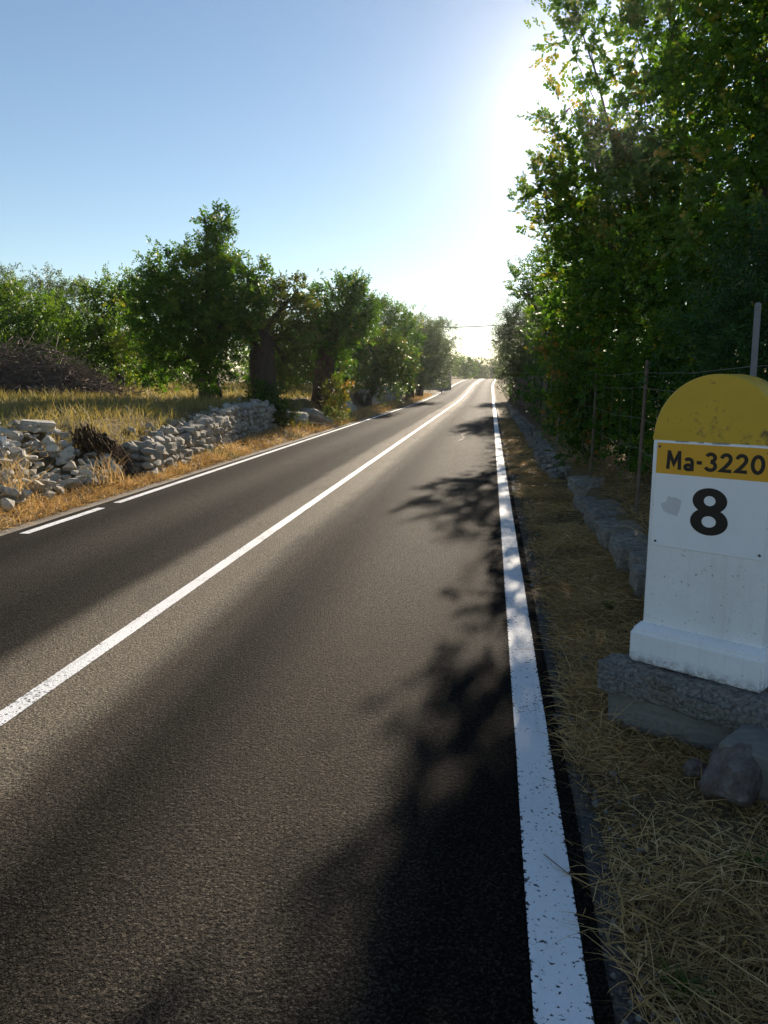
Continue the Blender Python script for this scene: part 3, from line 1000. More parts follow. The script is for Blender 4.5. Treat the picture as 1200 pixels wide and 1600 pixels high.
def make_tree(name, label, cat, blobs, base, trunk_r, leafmat, leaf=.07, aspect=.6, k=8, spray=.2, cover=3.5, seed=1, bark='bark', group=None, trunk_path=None, trunk_radii=None, limbs=True, limb_r=.35, **kw):
    bl = []
    for b in blobs:
        x, y, z, rx, rz = b[:5]
        ry = b[5] if len(b) > 5 else max(rx, rz) * .9
        bl.append((x, y, z, rx, ry, rz) + tuple(b[6:7]))
    gz = float(ground_z(base[0], base[1]))
    root = empty(name, (base[0], base[1], gz), 0, label, cat, group)
    o = np.array(root.location)
    g = np.random.default_rng(seed + 1000)
    cen = np.mean([b[:3] for b in bl], 0)
    if trunk_path is None:
        fork = np.array([base[0] * .6 + cen[0] * .4, base[1] * .6 + cen[1] * .4, gz + (cen[2] - gz) * .5])
        trunk_path = [(base[0], base[1], gz - .1), ((base[0] * 1.4 + fork[0] * .6) / 2 + g.normal() * .08, base[1], gz + (fork[2] - gz) * .5), tuple(fork)]
        trunk_radii = [trunk_r * 1.25, trunk_r, trunk_r * .8]
    V, F = trunk_mesh(trunk_path, trunk_radii, seed)
    tr = link('trunk', mesh_np('trunk', V - o, F, smooth=True), M[bark], root)
    top = np.array(trunk_path[-1])
    paths = []
    if limbs:
        for b in bl:
            tgt = np.array(b[:3])
            P = curve_pts(top - np.array([0, 0, .15]), tgt, 7, .12, g)
            r0 = trunk_r * limb_r * g.uniform(.8, 1.2)
            paths.append((P, np.linspace(r0, r0 * .14, 7)))
            for s in range(5):
                q = P[g.integers(3, 7)]
                e = tgt + nrm(g.normal(size=3)) * np.array([b[3], b[4], b[5]]) * g.uniform(.6, .95)
                paths.append((curve_pts(q, e, 5, .12, g), np.linspace(r0 * .2, r0 * .04, 5)))
        V, F = tube_arrays(paths, 5)
        link('limb', mesh_np('limb', V - o, F, smooth=True), M[bark], root)['kind'] = 'stuff'
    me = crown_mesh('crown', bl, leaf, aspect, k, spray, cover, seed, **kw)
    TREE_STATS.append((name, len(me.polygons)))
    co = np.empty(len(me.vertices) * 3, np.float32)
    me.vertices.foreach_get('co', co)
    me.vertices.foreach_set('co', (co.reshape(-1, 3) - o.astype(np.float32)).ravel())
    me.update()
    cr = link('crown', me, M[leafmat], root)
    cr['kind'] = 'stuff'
    return root


def grow(bl, s=1.07):
    return [(b[0], b[1], b[2], b[3] * s, b[4] * s) + tuple(b[5:]) for b in bl]


GL = 'carob trees along the stone wall'
# --- the row on the far side
make_tree('carob_tree', 'tall dense carob tree with drooping skirts and a topknot of shoots, behind the broken wall', 'tree',
          [(-8.83, 23, 3.8, 1.65, 1.5), (-10.05, 23, 3.66, .85, 1.25), (-7.6, 23.1, 3.9, .75, 1.1), (-8.37, 23, 5.1, .75, .7), (-8.15, 23, 5.85, .36, .42, .36, .9), (-8.5, 23, 6.15, .2, .3, .2, .8), (-7.95, 23, 6.2, .2, .3, .2, .8), (-9.85, 22.8, 2.0, .6, .75), (-8.45, 22.6, 2.05, .5, .8), (-9.1, 22.4, 3.2, 1.3, .9), (-7.9, 22.6, 3.1, .7, .9), (-9.4, 23, 4.7, .95, .65), (-7.05, 23, 4.7, .34, .38, .34, .8)],
          (-8.8, 23.6), .3, 'carob', leaf=.11, aspect=.55, k=9, spray=.27, cover=5.4, seed=11, group=GL, shoots=.5, droop=.15, cl_sig=.115, core=.35, ncl=30)
hollow = make_tree('carob_tree', 'carob with a thick grey hollow trunk and thin yellowish crown', 'tree',
                   grow([(-6.73, 24.6, 3.65, .85, .95, .8, 1), (-6.35, 24.8, 2.85, .6, 1.0, .6, 1), (-6.18, 24.6, 4.33, .36, .4, .4, .8), (-6.6, 25.4, 1.84, .55, .65, .5, .9), (-7.16, 24.6, 4.35, .41, .49, .4, .8), (-7.4, 24.9, 3.6, .5, .7, .5, .8)]),
                   (-7.2, 24.1), .36, 'olive_tinged', leaf=.105, aspect=.55, k=9, spray=.25, cover=3.8, cl_sig=.14, seed=12, group=GL, shoots=.5,
                   trunk_path=[(-7.15, 24.1, .3), (-7.17, 24.1, 1.3), (-7.22, 24.1, 2.3), (-7.22, 24.1, 3.15)], trunk_radii=[.46, .39, .40, .36])
# the hollow in the trunk: rimmed cone facing the road, inner shade painted near-black
V, F = [], []
n = 18
for i, (rr, dy) in enumerate(((1.35, .05), (1.12, -.06), (.9, -.02), (.75, .12))):
    for kk in range(n):
        a = 2 * math.pi * kk / n
        q = 1 + .12 * noise.noise(Vector((math.cos(a) * 1.5, math.sin(a) * 1.5, 4)))
        V.append((.02 + .105 * rr * q * math.cos(a), -.38 + dy, 2.75 - float(hollow.location[2]) + .2 * rr * q * math.sin(a)))
for i in range(3):
    for kk in range(n):
        F.append((i * n + kk, i * n + (kk + 1) % n, (i + 1) * n + (kk + 1) % n, (i + 1) * n + kk))
link('hollow_rim', mesh_np('hollow_rim', np.array(V), np.array(F), smooth=True), M['bark'], hollow, rot=(0, 0, -.25))
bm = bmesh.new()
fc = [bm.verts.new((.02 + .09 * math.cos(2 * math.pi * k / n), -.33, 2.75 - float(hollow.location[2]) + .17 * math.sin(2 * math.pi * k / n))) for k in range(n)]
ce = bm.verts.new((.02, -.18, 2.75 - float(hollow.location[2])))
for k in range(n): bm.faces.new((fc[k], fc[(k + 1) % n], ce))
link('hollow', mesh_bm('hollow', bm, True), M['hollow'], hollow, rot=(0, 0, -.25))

make_tree('carob_tree', 'carob with reddish brown trunk and rounded crown, second trunk beyond the broken wall', 'tree',
          grow([(-5.91, 30, 4.28, 1.2, 1.05), (-6.63, 30, 3.32, 1.0, .95), (-5.4, 30, 4.98, .55, .45), (-5.06, 30, 4.07, .5, 1.0), (-5.93, 30.2, 2.14, .4, .6, .4, .7), (-6.9, 30, 4.3, .5, .5, .5, .6), (-6.2, 29.2, 3.0, .95, .6), (-5.6, 29.2, 3.4, .7, .7)], 1.04),
          (-6.35, 29.2), .42, 'carob', leaf=.12, aspect=.55, k=9, spray=.29, cover=5.2, cl_sig=.12, ncl=28, seed=13, group=GL, shoots=.35, bark='bark_red',
          trunk_path=[(-6.35, 29.2, .4), (-6.36, 29.2, 1.3), (-6.28, 29.2, 2.2), (-6.1, 29.4, 3.1)], trunk_radii=[.5, .4, .36, .32])
make_tree('dense_bush', 'dense rounded bush with orange tips above the short wall', 'bush',
          grow([(-5.25, 38.6, 2.53, 1.3, 1.14), (-5.65, 38.6, 3.05, .89, .76), (-4.6, 38.6, 2.12, .7, .82), (-5.3, 38.8, 1.5, 1.3, .6)]),
          (-6.2, 39), .16, 'orange_tip', leaf=.12, aspect=.6, k=8, spray=.28, cover=4.6, seed=14, shoots=.3, tone=.0)
make_tree('carob_tree', 'carob rising behind the dense orange tipped bush', 'tree',
          grow([(-6.38, 46, 4.72, 1.53, 1.3), (-5.3, 46, 3.9, 1.05, 1.46), (-6.31, 46, 5.38, .92, .61), (-6.5, 46, 3.0, 1.5, 1.2)]),
          (-6.9, 46.5), .3, 'carob', leaf=.13, aspect=.6, k=8, spray=.3, cover=4.2, seed=15, group=GL, shoots=.3, tone=.05)
GO = 'olive trees farther along the road'
make_tree('olive_tree', 'grey green olive with leafy skirts reaching the verge', 'tree',
          grow([(-5.14, 56, 4.17, 1.5, 1.6), (-4.55, 56, 5.28, 1.1, .5, 1, .6), (-4.25, 56.5, 2.68, 1.4, 1.4), (-5.3, 56, 2.2, 1.5, 1.2)]),
          (-5.9, 57), .3, 'olive', leaf=.15, aspect=.3, k=10, spray=.36, cover=3.6, seed=16, group=GO, shoots=.5)
make_tree('olive_tree', 'feathery grey olive leaning towards the road under the cable', 'tree',
          grow([(-3.9, 61, 4.82, 1.15, 1.05, 1, .55), (-4.3, 61, 3.39, 1.3, 1.5), (-6.25, 61, 5.79, 1.2, .5, 1, .5), (-5.4, 62, 4.6, 1.2, 1.2)]),
          (-5.7, 62), .28, 'olive', leaf=.15, aspect=.3, k=10, spray=.36, cover=3.2, seed=17, group=GO, shoots=.8)
make_tree('grey_shrub', 'small grey green shrub below the first olive', 'shrub', [(-4.75, 50.5, 1.9, .67, .83), (-5.2, 51, 1.5, .6, .7)], (-5.6, 51), .06, 'olive', leaf=.12, aspect=.4, cover=4, seed=18, shoots=.3)
GF = 'trees across the field'
make_tree('field_tree', 'leftmost leafy carob across the field behind the brush pile', 'tree',
          grow([(-22.69, 36, 4.3, 1.9, 1.5), (-23.6, 36, 5.1, 1.6, .9), (-20.9, 36, 3.4, 1.8, 1.3), (-24.5, 36, 3.4, 1.8, 1.5), (-22.5, 36.5, 2.2, 2.2, 1.2)], 1.1),
          (-22.5, 36.8), .3, 'carob_light', leaf=.13, aspect=.6, k=8, spray=.3, cover=4.0, seed=21, group=GF, shoots=.45)
make_tree('field_tree', 'leafy carob across the field between brush pile and tall carob', 'tree',
          grow([(-17.81, 34, 4.2, 1.6, 1.4), (-16.81, 34, 5.2, 1.2, .8), (-18.6, 34, 2.9, 1.7, 1.1), (-16.2, 34, 3.9, 1.3, 1.3), (-17.6, 34.6, 2.2, 1.8, 1.0)], 1.1),
          (-17.5, 34.8), .3, 'carob_light', leaf=.13, aspect=.6, k=8, spray=.3, cover=4.0, seed=22, group=GF, shoots=.45)
make_tree('field_tree', 'slim bright green sapling just beside the tall carob', 'tree',
          grow([(-13.9, 30, 2.5, .6, 1.1), (-14.4, 30, 3.6, .6, .9)], 1.1), (-14.1, 30.3), .12, 'carob_light', leaf=.11, aspect=.6, k=8, spray=.26, cover=3.4, seed=23, group=GF, shoots=.6, tone=.15)
make_tree('field_tree', 'low green tree in the field seen behind the hollow trunk', 'tree',
          grow([(-11.1, 42, 2.54, 1.33, 1.47), (-11.79, 42, 3.75, .98, 1.26), (-12.8, 42, 2.6, 1.2, 1.4)]), (-11.5, 42.5), .2, 'carob_light', leaf=.14, aspect=.6, k=8, spray=.32, cover=3.6, seed=24, group=GF, shoots=.4)
make_tree('field_tree', 'low green tree between reddish trunk and dense bush', 'tree',
          grow([(-7.6, 44, 3.29, 1.1, 1.3), (-8.4, 44, 2.4, 1.2, 1.2), (-9.4, 45, 3.4, 1.3, 1.6)]), (-8.0, 44.6), .2, 'carob_light', leaf=.14, aspect=.6, k=8, spray=.32, cover=3.6, seed=25, group=GF, shoots=.4, tone=-.1)
make_tree('far_olive', 'grey olive crown at the far left skyline', 'tree', [(-34.5, 52, 8.2, 1.8, 1.1), (-34.3, 52, 6.9, 2.0, 1.4), (-34.5, 52, 5, 2, 1.6)], (-34.3, 53), .3, 'olive', leaf=.2, aspect=.35, k=9, spray=.45, cover=3.4, seed=26, group='olives on the left skyline', shoots=.3)
make_tree('far_olive', 'round grey olive crown on the skyline above the leftmost field carob', 'tree', [(-31, 52, 8.2, 1.0, .85), (-30.8, 52, 7.3, 1.1, 1.0), (-30.8, 52, 5.6, 1.5, 1.5)], (-30.8, 53), .25, 'olive', leaf=.2, aspect=.35, k=9, spray=.45, cover=3.4, seed=27, group='olives on the left skyline', shoots=.3)
make_tree('far_olive', 'loose olive crown on the skyline nearest to the tall carob', 'tree', [(-28.5, 51, 7.6, 1.0, .75, 1, .6), (-28.6, 51, 6.7, 1.4, .9), (-28.4, 51, 5.2, 1.6, 1.4)], (-28.5, 52), .25, 'olive', leaf=.2, aspect=.35, k=9, spray=.45, cover=3.0, seed=28, group='olives on the left skyline', shoots=.5)
for k, (x, y, h, lab) in enumerate([(-29, 44, 3.2, 'wide thicket tree filling the gap behind the brush pile'), (-21, 46, 3.4, 'shaded thicket tree behind the two field carobs'), (-13.5, 52, 4.0, 'thicket tree far behind the tall carob'), (-9.5, 58, 4.5, 'thicket tree far behind the reddish trunk')]):
    make_tree('thicket_tree', lab, 'tree', [(x, y, h * .75, 2.4, h * .45), (x + 2.4, y + .5, h * .7, 2.0, h * .42), (x - 2.3, y, h * .65, 2.0, h * .4), (x, y, h * .3, 3.4, h * .3)], (x, y + .8), .22, 'carob_light' if k % 2 else 'carob', leaf=.2, aspect=.6, k=8, spray=.45, cover=3.6, seed=30 + k, group='thicket beyond the field', shoots=.3)

# shrubs at the bank
make_tree('orange_shrub', 'small shrub with bright orange leaves at the foot of the reddish trunk', 'shrub', [(-5.55, 27.6, 1.05, .36, .5), (-5.4, 27.4, .62, .3, .34), (-5.7, 27.8, 1.4, .3, .3)], (-5.65, 27.9), .04, 'orange', leaf=.08, aspect=.6, cover=4, seed=41, shoots=.5, tone=-.12)
make_tree('dark_shrub', 'dark green shrub hugging the base of the hollow trunk', 'shrub', [(-6.6, 22.9, .95, .45, .5), (-6.95, 22.9, 1.1, .35, .4), (-6.4, 22.7, .5, .35, .4)], (-6.7, 23.2), .05, 'carob', leaf=.07, aspect=.55, cover=5, seed=42, shoots=.3, tone=-.2)
make_tree('orange_shrub', 'low orange tinged weed bush in front of the white boulder', 'shrub', [(-5.85, 22.6, .3, .3, .26), (-6.1, 22.4, .45, .25, .25)], (-5.95, 22.7), .03, 'orange', leaf=.06, aspect=.5, cover=3.6, seed=43, shoots=.3, tone=-.15)
make_tree('low_weed', 'low green weed clump on the bank before the orange shrub', 'weed', [(-5.3, 25.8, .28, .35, .2, .9), (-5.45, 26.6, .35, .3, .2, .6)], (-5.4, 26.2), .02, 'weed', leaf=.06, aspect=.4, cover=3.6, seed=44, shoots=.3)
make_tree('round_hedge_bush', 'small clipped round bush by the distant gateway', 'bush', [(-4.6, 75, 1.2, .45, .5)], (-4.6, 75), .05, 'weed', leaf=.13, aspect=.6, cover=4, seed=45, tone=-.2)

# --- distance beyond the crest
GH = 'hazy trees beyond the crest'
for k, (x, y, z, rx, rz, lab) in enumerate([
        (-4.9, 150, 3.9, 1.8, 2.0, 'small round hazy tree standing at the crest of the road'),
        (-3.0, 165, 3.6, 1.6, 1.9, 'hazy tree just behind the round tree at the crest'),
        (-1.5, 212, 4.2, 4.0, 3.0, 'broad hazy tree in the dip beyond the crest'),
        (4.2, 214, 5.2, 4.0, 3.6, 'tall hazy tree closing the road view, half behind the near side olives'),
        (-7.5, 108, 3.8, 2.0, 2.6, 'hazy tree above the dry bank by the gateway'),
        (-11.5, 120, 4.2, 2.8, 3.0, 'hazy tree farther up the bank by the gateway'),
        (-9, 190, 4.4, 3.6, 3.4, 'pale tree at the end of the dry bank'),
        (-7.2, 92, 3.2, 1.4, 2.2, 'slender hazy tree beside the gate post'),
        (6, 120, 3.6, 2.6, 2.8, 'hazy tree past the fence end')]):
    make_tree('hazy_tree', lab, 'tree', [(x, y, z, rx, rz), (x + rx * .5, y, z - rz * .4, rx * .8, rz * .6), (x - rx * .5, y, z - rz * .3, rx * .8, rz * .6)], (x, y + .5), .25, 'olive' if k % 3 else 'carob', leaf=.34, aspect=.5, k=8, spray=.6, cover=3.4, seed=60 + k, group=GH, shoots=.2)
for k, lab in enumerate(['far horizon tree in line with the field carob', 'far horizon tree in line with the tall carob', 'far horizon tree in line with the hollow trunk', 'far horizon tree in line with the reddish trunk', 'far horizon tree in line with the dense bush', 'far horizon tree straight down the road', 'far horizon tree in line with the fence olives']):   # treeline closing the horizon
    x = -150 + k * 28
    y = 300 + 25 * math.sin(k * 2.1)
    z = float(ground_z(x, y)) + 4.2
    make_tree('treeline_tree', lab, 'tree', [(x, y, z, 9, 3.6), (x + 11, y, z - 1, 8, 3.2), (x - 10, y, z - .6, 8, 3.0)], (x, y), .5, 'olive', leaf=1.0, aspect=.6, k=6, spray=1.6, cover=2.6, seed=90 + k, group='far treeline')

# --- the near side
GR = 'trees overhanging the fence'
make_tree('carob_tree', 'big backlit carob overhanging the road, sun glinting through its leaves', 'tree',
          [(1.74, 13.2, 4.15, .85, 1.1, 1.0, .78), (2.12, 12.2, 5.7, .72, 1.1, .8, .42), (2.55, 11.4, 4.4, 1.2, 1.5, 1.2, .85), (2.25, 11.2, 2.85, 1.1, 1.05, 1.1), (1.52, 13.6, 3.05, .55, .8, .8, 1.0), (.80, 13.1, 4.5, .36, .42, .4, .5), (1.05, 12.2, 6.5, .32, .5, .4, .4), (1.0, 12.6, 5.5, .25, .4, .3, .4), (2.0, 12, 7.6, 1.3, 1.0, 1.0, .5), (4.0, 11.5, 4.2, 1.5, 2.0, 1.5, .6), (4.0, 12.5, 6.6, 1.5, 1.3, 1.3, .45), (1.38, 13.4, 3.7, .42, .45, .5, .7), (1.6, 12.6, 4.75, .8, .5, .7, .5)],
          (3.2, 12.2), .34, 'carob', leaf=.066, aspect=.68, k=11, spray=.19, cover=4.4, seed=51, group=GR, hexleaf=True, shoots=.6, cl_sig=.17, ncl=24, tone=.1, limb_r=.17)
make_tree('carob_tree', 'nearest carob spreading above the milestone at the frame edge', 'tree',
          [(2.4, 8.3, 4.5, .7, 1.1, .8, .6), (2.45, 7.9, 2.9, .7, .95, .8), (2.4, 8.2, 5.9, .9, .9, .9, .5), (3.5, 8.2, 3.6, 1.0, 1.6, 1.1), (3.5, 8.0, 5.4, 1.1, 1.2, 1.1, .7)],
          (3.3, 8.6), .26, 'carob', leaf=.064, aspect=.68, k=11, spray=.19, cover=4.2, seed=52, group=GR, hexleaf=True, shoots=.4, cl_sig=.18, ncl=22, tone=.14, limb_r=.25)
make_tree('narrow_leaved_shrub', 'dark narrow leaved shrub behind the grey fence post above the milestone', 'shrub',
          [(2.15, 6.6, 2.2, .5, .7, .5), (2.3, 6.4, 1.3, .6, .8, .6), (2.7, 6.0, 1.9, .6, .9, .6)], (2.4, 6.6), .06, 'narrow', leaf=.085, aspect=.18, k=10, spray=.14, cover=4.2, seed=53, shoots=.5)
make_tree('undergrowth_shrub', 'shaded undergrowth behind the thin fence pole left of the milestone', 'shrub',
          [(2.15, 9.2, 1.5, .55, .9, .7), (1.95, 10.6, 1.3, .5, .8, .8), (2.6, 8.2, 1.2, .6, .9, .8), (2.9, 10, 1.6, .8, 1.3, 1.2)], (2.4, 9.6), .07, 'carob', leaf=.055, aspect=.65, k=8, spray=.14, cover=3.8, seed=54, hexleaf=True, shoots=.3, tone=.05)
make_tree('yellowing_shrub', 'yellow green shrub with orange leaf tips poking through the fence over the verge', 'shrub',
          [(1.35, 14.2, 2.0, .36, .6, .5, .7), (1.6, 13.2, 1.3, .45, .8, .7), (1.1, 14.8, 2.5, .25, .3, .3, .5), (1.5, 12.4, .8, .35, .5, .5), (1.9, 12.8, 1.6, .7, .9, .9)], (1.8, 13.5), .06, 'orange_tip', leaf=.06, aspect=.65, k=8, spray=.16, cover=3.4, seed=55, hexleaf=True, shoots=.7, tone=.1)
make_tree('carob_tree', 'second overhanging carob, just beyond the big backlit one', 'tree',
          [(2.5, 18.6, 4.3, .85, .95, .8, .8), (2.9, 18, 2.8, 1.1, 1.3, 1.1), (3.3, 17.8, 5.6, 1.1, .9, 1.0, .7), (2.1, 17.5, 3.0, .55, .8, .8)], (3.2, 18.2), .28, 'carob', leaf=.075, aspect=.66, k=8, spray=.19, cover=4.0, seed=56, group=GR, shoots=.25, tone=.05)
make_tree('carob_tree', 'third overhanging carob, its edge showing left of the backlit one', 'tree',
          [(1.5, 24, 4.4, .8, .85, .8, .9), (2.2, 24, 3.2, .9, 1.1, 1.0), (2.8, 24, 4.9, 1.1, 1.1, 1.0), (2.6, 24, 1.9, 1.0, 1.0, 1.2), (.88, 24.2, 4.5, .35, .4, .4, .7)], (3.0, 24.4), .28, 'carob', leaf=.09, aspect=.66, k=8, spray=.22, cover=4.0, seed=57, group=GR, shoots=.5)
make_tree('olive_tree', 'dark grey olive above the row of fence posts', 'tree',
          grow([(1.15, 38, 3.1, .9, 1.3), (1.75, 38, 4.35, 1.0, 1.1), (.75, 38, 3.71, .4, .7), (2.04, 38, 2.5, .95, 1.27), (2.8, 38, 4, 1.4, 1.6), (1.3, 37.5, 1.7, .7, .8)]), (2.6, 38.5), .28, 'olive', leaf=.12, aspect=.34, k=10, spray=.28, cover=4.4, seed=58, group=GO, shoots=.4, tone=.0)
make_tree('olive_tree', 'olive half hidden at the far end of the fence', 'tree',
          [(1.15, 58, 2.9, .8, 1.3), (1.8, 59, 4.0, 1.2, 1.4), (2.6, 59, 2.6, 1.4, 1.6)], (2.2, 59.5), .25, 'olive', leaf=.16, aspect=.34, k=10, spray=.38, cover=4.0, seed=59, group=GO, shoots=.4)
make_tree('olive_tree', 'olive between the third carob and dark grey olive', 'tree',
          [(2.2, 31, 3.4, .9, 1.1), (2.8, 31, 2.4, 1.1, 1.4), (2.8, 30.5, 4.4, 1.1, .9)], (2.8, 31.4), .25, 'olive', leaf=.11, aspect=.36, k=10, spray=.26, cover=4.2, seed=48, group=GO, shoots=.3, tone=-.1)
for k, (y0, y1) in enumerate(((16, 25), (25.5, 38), (39, 58))):
    bl = []
    for j in range(4):
        y = y0 + (y1 - y0) * (j + .5) / 4
        bl.append((1.95 + .15 * (j % 2), y, float(road_z(y)) + 1.1, .5, .95, (y1 - y0) / 7))
    make_tree('hedge_bush', ['dark hedge behind the first run of fence posts', 'dark hedge behind the middle run of fence posts', 'dark hedge behind the farthest fence posts'][k], 'hedge', bl, (2.1, (y0 + y1) / 2), .05, 'carob', leaf=.1 + .03 * k, aspect=.6, k=8, spray=.24, cover=6.0, seed=70 + k, group='hedge behind the fence', limbs=False, tone=-.25)


# ------------------------------------------------------------------ fence, cable, gate, brush, stump, litter
def post_mesh(h, rr, sides=8, cap=True):
    prof = [(0, rr), (h - .01, rr), (h, rr * .8), (h + .004, rr * .2)]
    P = [(0, 0, z) for z, _ in prof]
    V, F = [], []
    for z, q in prof:
        for k in range(sides):
            a = 2 * math.pi * k / sides
            V.append((q * math.cos(a), q * math.sin(a), z))
    for i in range(len(prof) - 1):
        for k in range(sides):
            F.append((i * sides + k, i * sides + (k + 1) % sides, (i + 1) * sides + (k + 1) % sides, (i + 1) * sides + k))
    return mesh_np('post', np.array(V), np.array(F), smooth=True)


r = random.Random(77)
fence = empty('wire_fence', (1.48, 4.7, .2), 0, 'old wire fence with thin rusty posts on the low wall', 'fence')
ys = [4.7, 7.9, 11.0, 14.0, 16.6, 18.6] + [20.2 + .95 * i for i in range(27)]
pm = {'metal': post_mesh(1.82, .018), 'rust': post_mesh(1.58, .018), 'far': post_mesh(1.5, .03)}
pm['metal'].materials.append(M['metal']); pm['rust'].materials.append(M['rust']); pm['far'].materials.append(M['rust'])
tops = []
for i, y in enumerate(ys):
    x = 1.50 if y < 6 else (1.48 if y < 10 else 1.42)
    if y > 20: x = 1.40 - .012 * (y - 20)
    key = 'metal' if i in (0, 4) else ('rust' if y < 20 else 'far')
    z = float(road_z(y)) + .20
    p = link('post', pm[key], None, fence, local_to(fence, (x, y, z)), (r.gauss(0, .015), r.gauss(0, .015) - (.01 if i == 1 else 0), 0))
    if i == 0: p['label'] = 'grey galvanised post rising behind the milestone'
    tops.append((x, y, z))
for hz in (.12, .42, .72, 1.02, 1.32, 1.47):
    pts = []
    for a, b in zip(tops, tops[1:]):
        for t in np.linspace(0, 1, 6)[:-1]:
            pts.append((a[0] + (b[0] - a[0]) * t - .02, a[1] + (b[1] - a[1]) * t, a[2] + (b[2] - a[2]) * t + hz - .03 * math.sin(math.pi * t) * r.uniform(.6, 1.2)))
    pts = [local_to(fence, (1.5, 0.5, .2 + hz))] + [local_to(fence, p) for p in pts]
    tube('wire', pts, [.0022] * len(pts), M['wire'], fence, 4)
# stay wires / mesh uprights
for i, y in enumerate(np.arange(5.3, 22, .6)):
    x = np.interp(y, [q[1] for q in tops], [q[0] for q in tops]) - .02
    z = float(road_z(y)) + .22
    tube('wire', [local_to(fence, (x, y, z)), local_to(fence, (x, y, z + 1.3))], [.0016] * 2, M['wire'], fence, 4)

# timber boards leaning on the fence in the dark run of posts
for i in range(18):
    y = 21.5 + i * 1.02
    h = 1.35 + .1 * r.random()
    bm = bmesh.new(); box_bm(bm, -.012, .012, -.075, .075, 0, h)
    bmesh.ops.bevel(bm, geom=bm.edges[:], offset=.004, segments=1, affect='EDGES')
    link('board', mesh_bm('board', bm), M['rust'], fence, local_to(fence, (1.445 - .012 * (y - 20), y, float(road_z(y)) + .2)), (0, r.gauss(0, .02), r.gauss(0, .1)))

# overhead cable between two wooden poles
for (x, y, lab) in ((-11.5, 63.5, 'wooden cable pole hidden among the far side olives'), (5.5, 57, 'wooden cable pole hidden behind the fence olives')):
    gz = float(ground_z(x, y))
    root = empty('cable_pole', (x, y, gz), 0, lab, 'pole')
    top = (6.2 if x < 0 else 5.9) - gz
    tube('shaft', [(0, 0, -.2), (0, 0, top * .5), (0, 0, top + .3)], [.13, .12, .095], M['pole'], root, 10)
    bm = bmesh.new(); bmesh.ops.create_cone(bm, cap_ends=True, segments=10, radius1=.05, radius2=.03, depth=.12)
    link('insulator', mesh_bm('insulator', bm, True), M['chip'], root, (0, 0, top + .36))
t = np.linspace(0, 1, 26)
P = np.stack([-11.5 + 17 * t, 63.5 - 6.5 * t, 6.2 - .3 * t - 2.4 * t * (1 - t) * .95], 1)
tag(tube('overhead_cable', P, [.03] * 26, M['cable'], None, 5), 'thin dark cable crossing the road high between the olives', 'cable')

# distant gateway: stone pier with low wall
gp = empty('gateway_wall', (-5.3, 85, float(ground_z(-5.3, 85))), 0, 'low stone gateway wall with a pier, far along the road', 'gateway')
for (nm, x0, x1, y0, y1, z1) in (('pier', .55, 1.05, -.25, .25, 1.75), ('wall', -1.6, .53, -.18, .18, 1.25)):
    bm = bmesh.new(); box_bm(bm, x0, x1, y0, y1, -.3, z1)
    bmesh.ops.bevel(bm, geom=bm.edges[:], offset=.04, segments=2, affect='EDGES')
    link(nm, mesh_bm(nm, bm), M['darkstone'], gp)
bm = bmesh.new(); box_bm(bm, .48, 1.12, -.32, .32, 1.752, 1.85)
bmesh.ops.bevel(bm, geom=bm.edges[:], offset=.02, segments=1, affect='EDGES')
link('pier_cap', mesh_bm('pier_cap', bm), M['darkstone'], gp)
bm = bmesh.new(); box_bm(bm, -1.68, .46, -.24, .24, 1.252, 1.32)
bmesh.ops.bevel(bm, geom=bm.edges[:], offset=.02, segments=1, affect='EDGES')
link('coping', mesh_bm('coping', bm), M['limestone'], gp)

# brush pile of dead branches
g = np.random.default_rng(81)
paths = []
cen = np.array([[-14.9, 24.2, 0], [-13.4, 24.4, 0], [-16.6, 24.0, 0], [-18.0, 24.0, 0]])
for i in range(2300):
    c = cen[g.integers(4)]
    hmax = np.interp(c[0], [-18, -14.9, -13.4], [1.75, 1.7, 1.25])
    x, y = c[0] + g.normal() * .8, c[1] + g.normal() * .9
    fall = math.exp(-((x + 15.6) / 3.0) ** 4 - ((y - 24.2) / 1.6) ** 2)
    gz = float(ground_z(x, y))
    hmax *= .85 + .55 * noise.noise(Vector((x * .9, y * .9, 2)))
    z = gz + g.random() ** .8 * hmax * fall
    a = g.uniform(0, 6.3); el = g.normal() * .35 + .1
    L = g.uniform(.5, 1.7)
    d = np.array([math.cos(a) * math.cos(el), math.sin(a) * math.cos(el), math.sin(el)])
    p0 = np.array([x, y, max(z, gz + .03)])
    P = curve_pts(p0 - d * L / 2, p0 + d * L / 2, 4, .14, g)
    r0 = g.uniform(.006, .024)
    paths.append((P, np.linspace(r0, r0 * .3, 4)))
V, F = tube_arrays(paths, 4)
tag(link('brush_pile', mesh_np('brush_pile', V, F), M['twig']), 'long dark pile of cut dead branches in the field', 'brush pile', kind='stuff')

# uprooted stump in the breach
st = empty('uprooted_stump', (-6.05, 11.35, .45), 0, 'dark brown uprooted stump with hanging roots between rubble heap and wall', 'stump')
bm = bmesh.new()
bmesh.ops.create_icosphere(bm, subdivisions=4, radius=1)
for v in bm.verts:
    q = v.co.copy()
    f = 1 + .45 * noise.noise(q * 1.7 + Vector((3, 1, 0))) + .25 * noise.noise(q * 4.5) + .1 * noise.noise(q * 11)
    v.co = Vector((q.x * .28, q.y * .2, q.z * .24)) * f
link('root_crown', mesh_bm('root_crown', bm, True), M['root'], st, (-.05, .05, .06), (0, .5, 0))
g = np.random.default_rng(82)
paths = []
for i in range(280):
    t = g.random()
    a = np.array([-.25 + .5 * t + g.normal() * .07, -.12 + g.normal() * .12, .38 - .35 * t + g.normal() * .06])
    e = a + np.array([g.uniform(.0, .5), -g.uniform(.02, .22), -g.uniform(.2, .6)])
    r0 = g.uniform(.004, .018)
    paths.append((curve_pts(a, e, 6, .10, g), np.linspace(r0, r0 * .25, 6)))
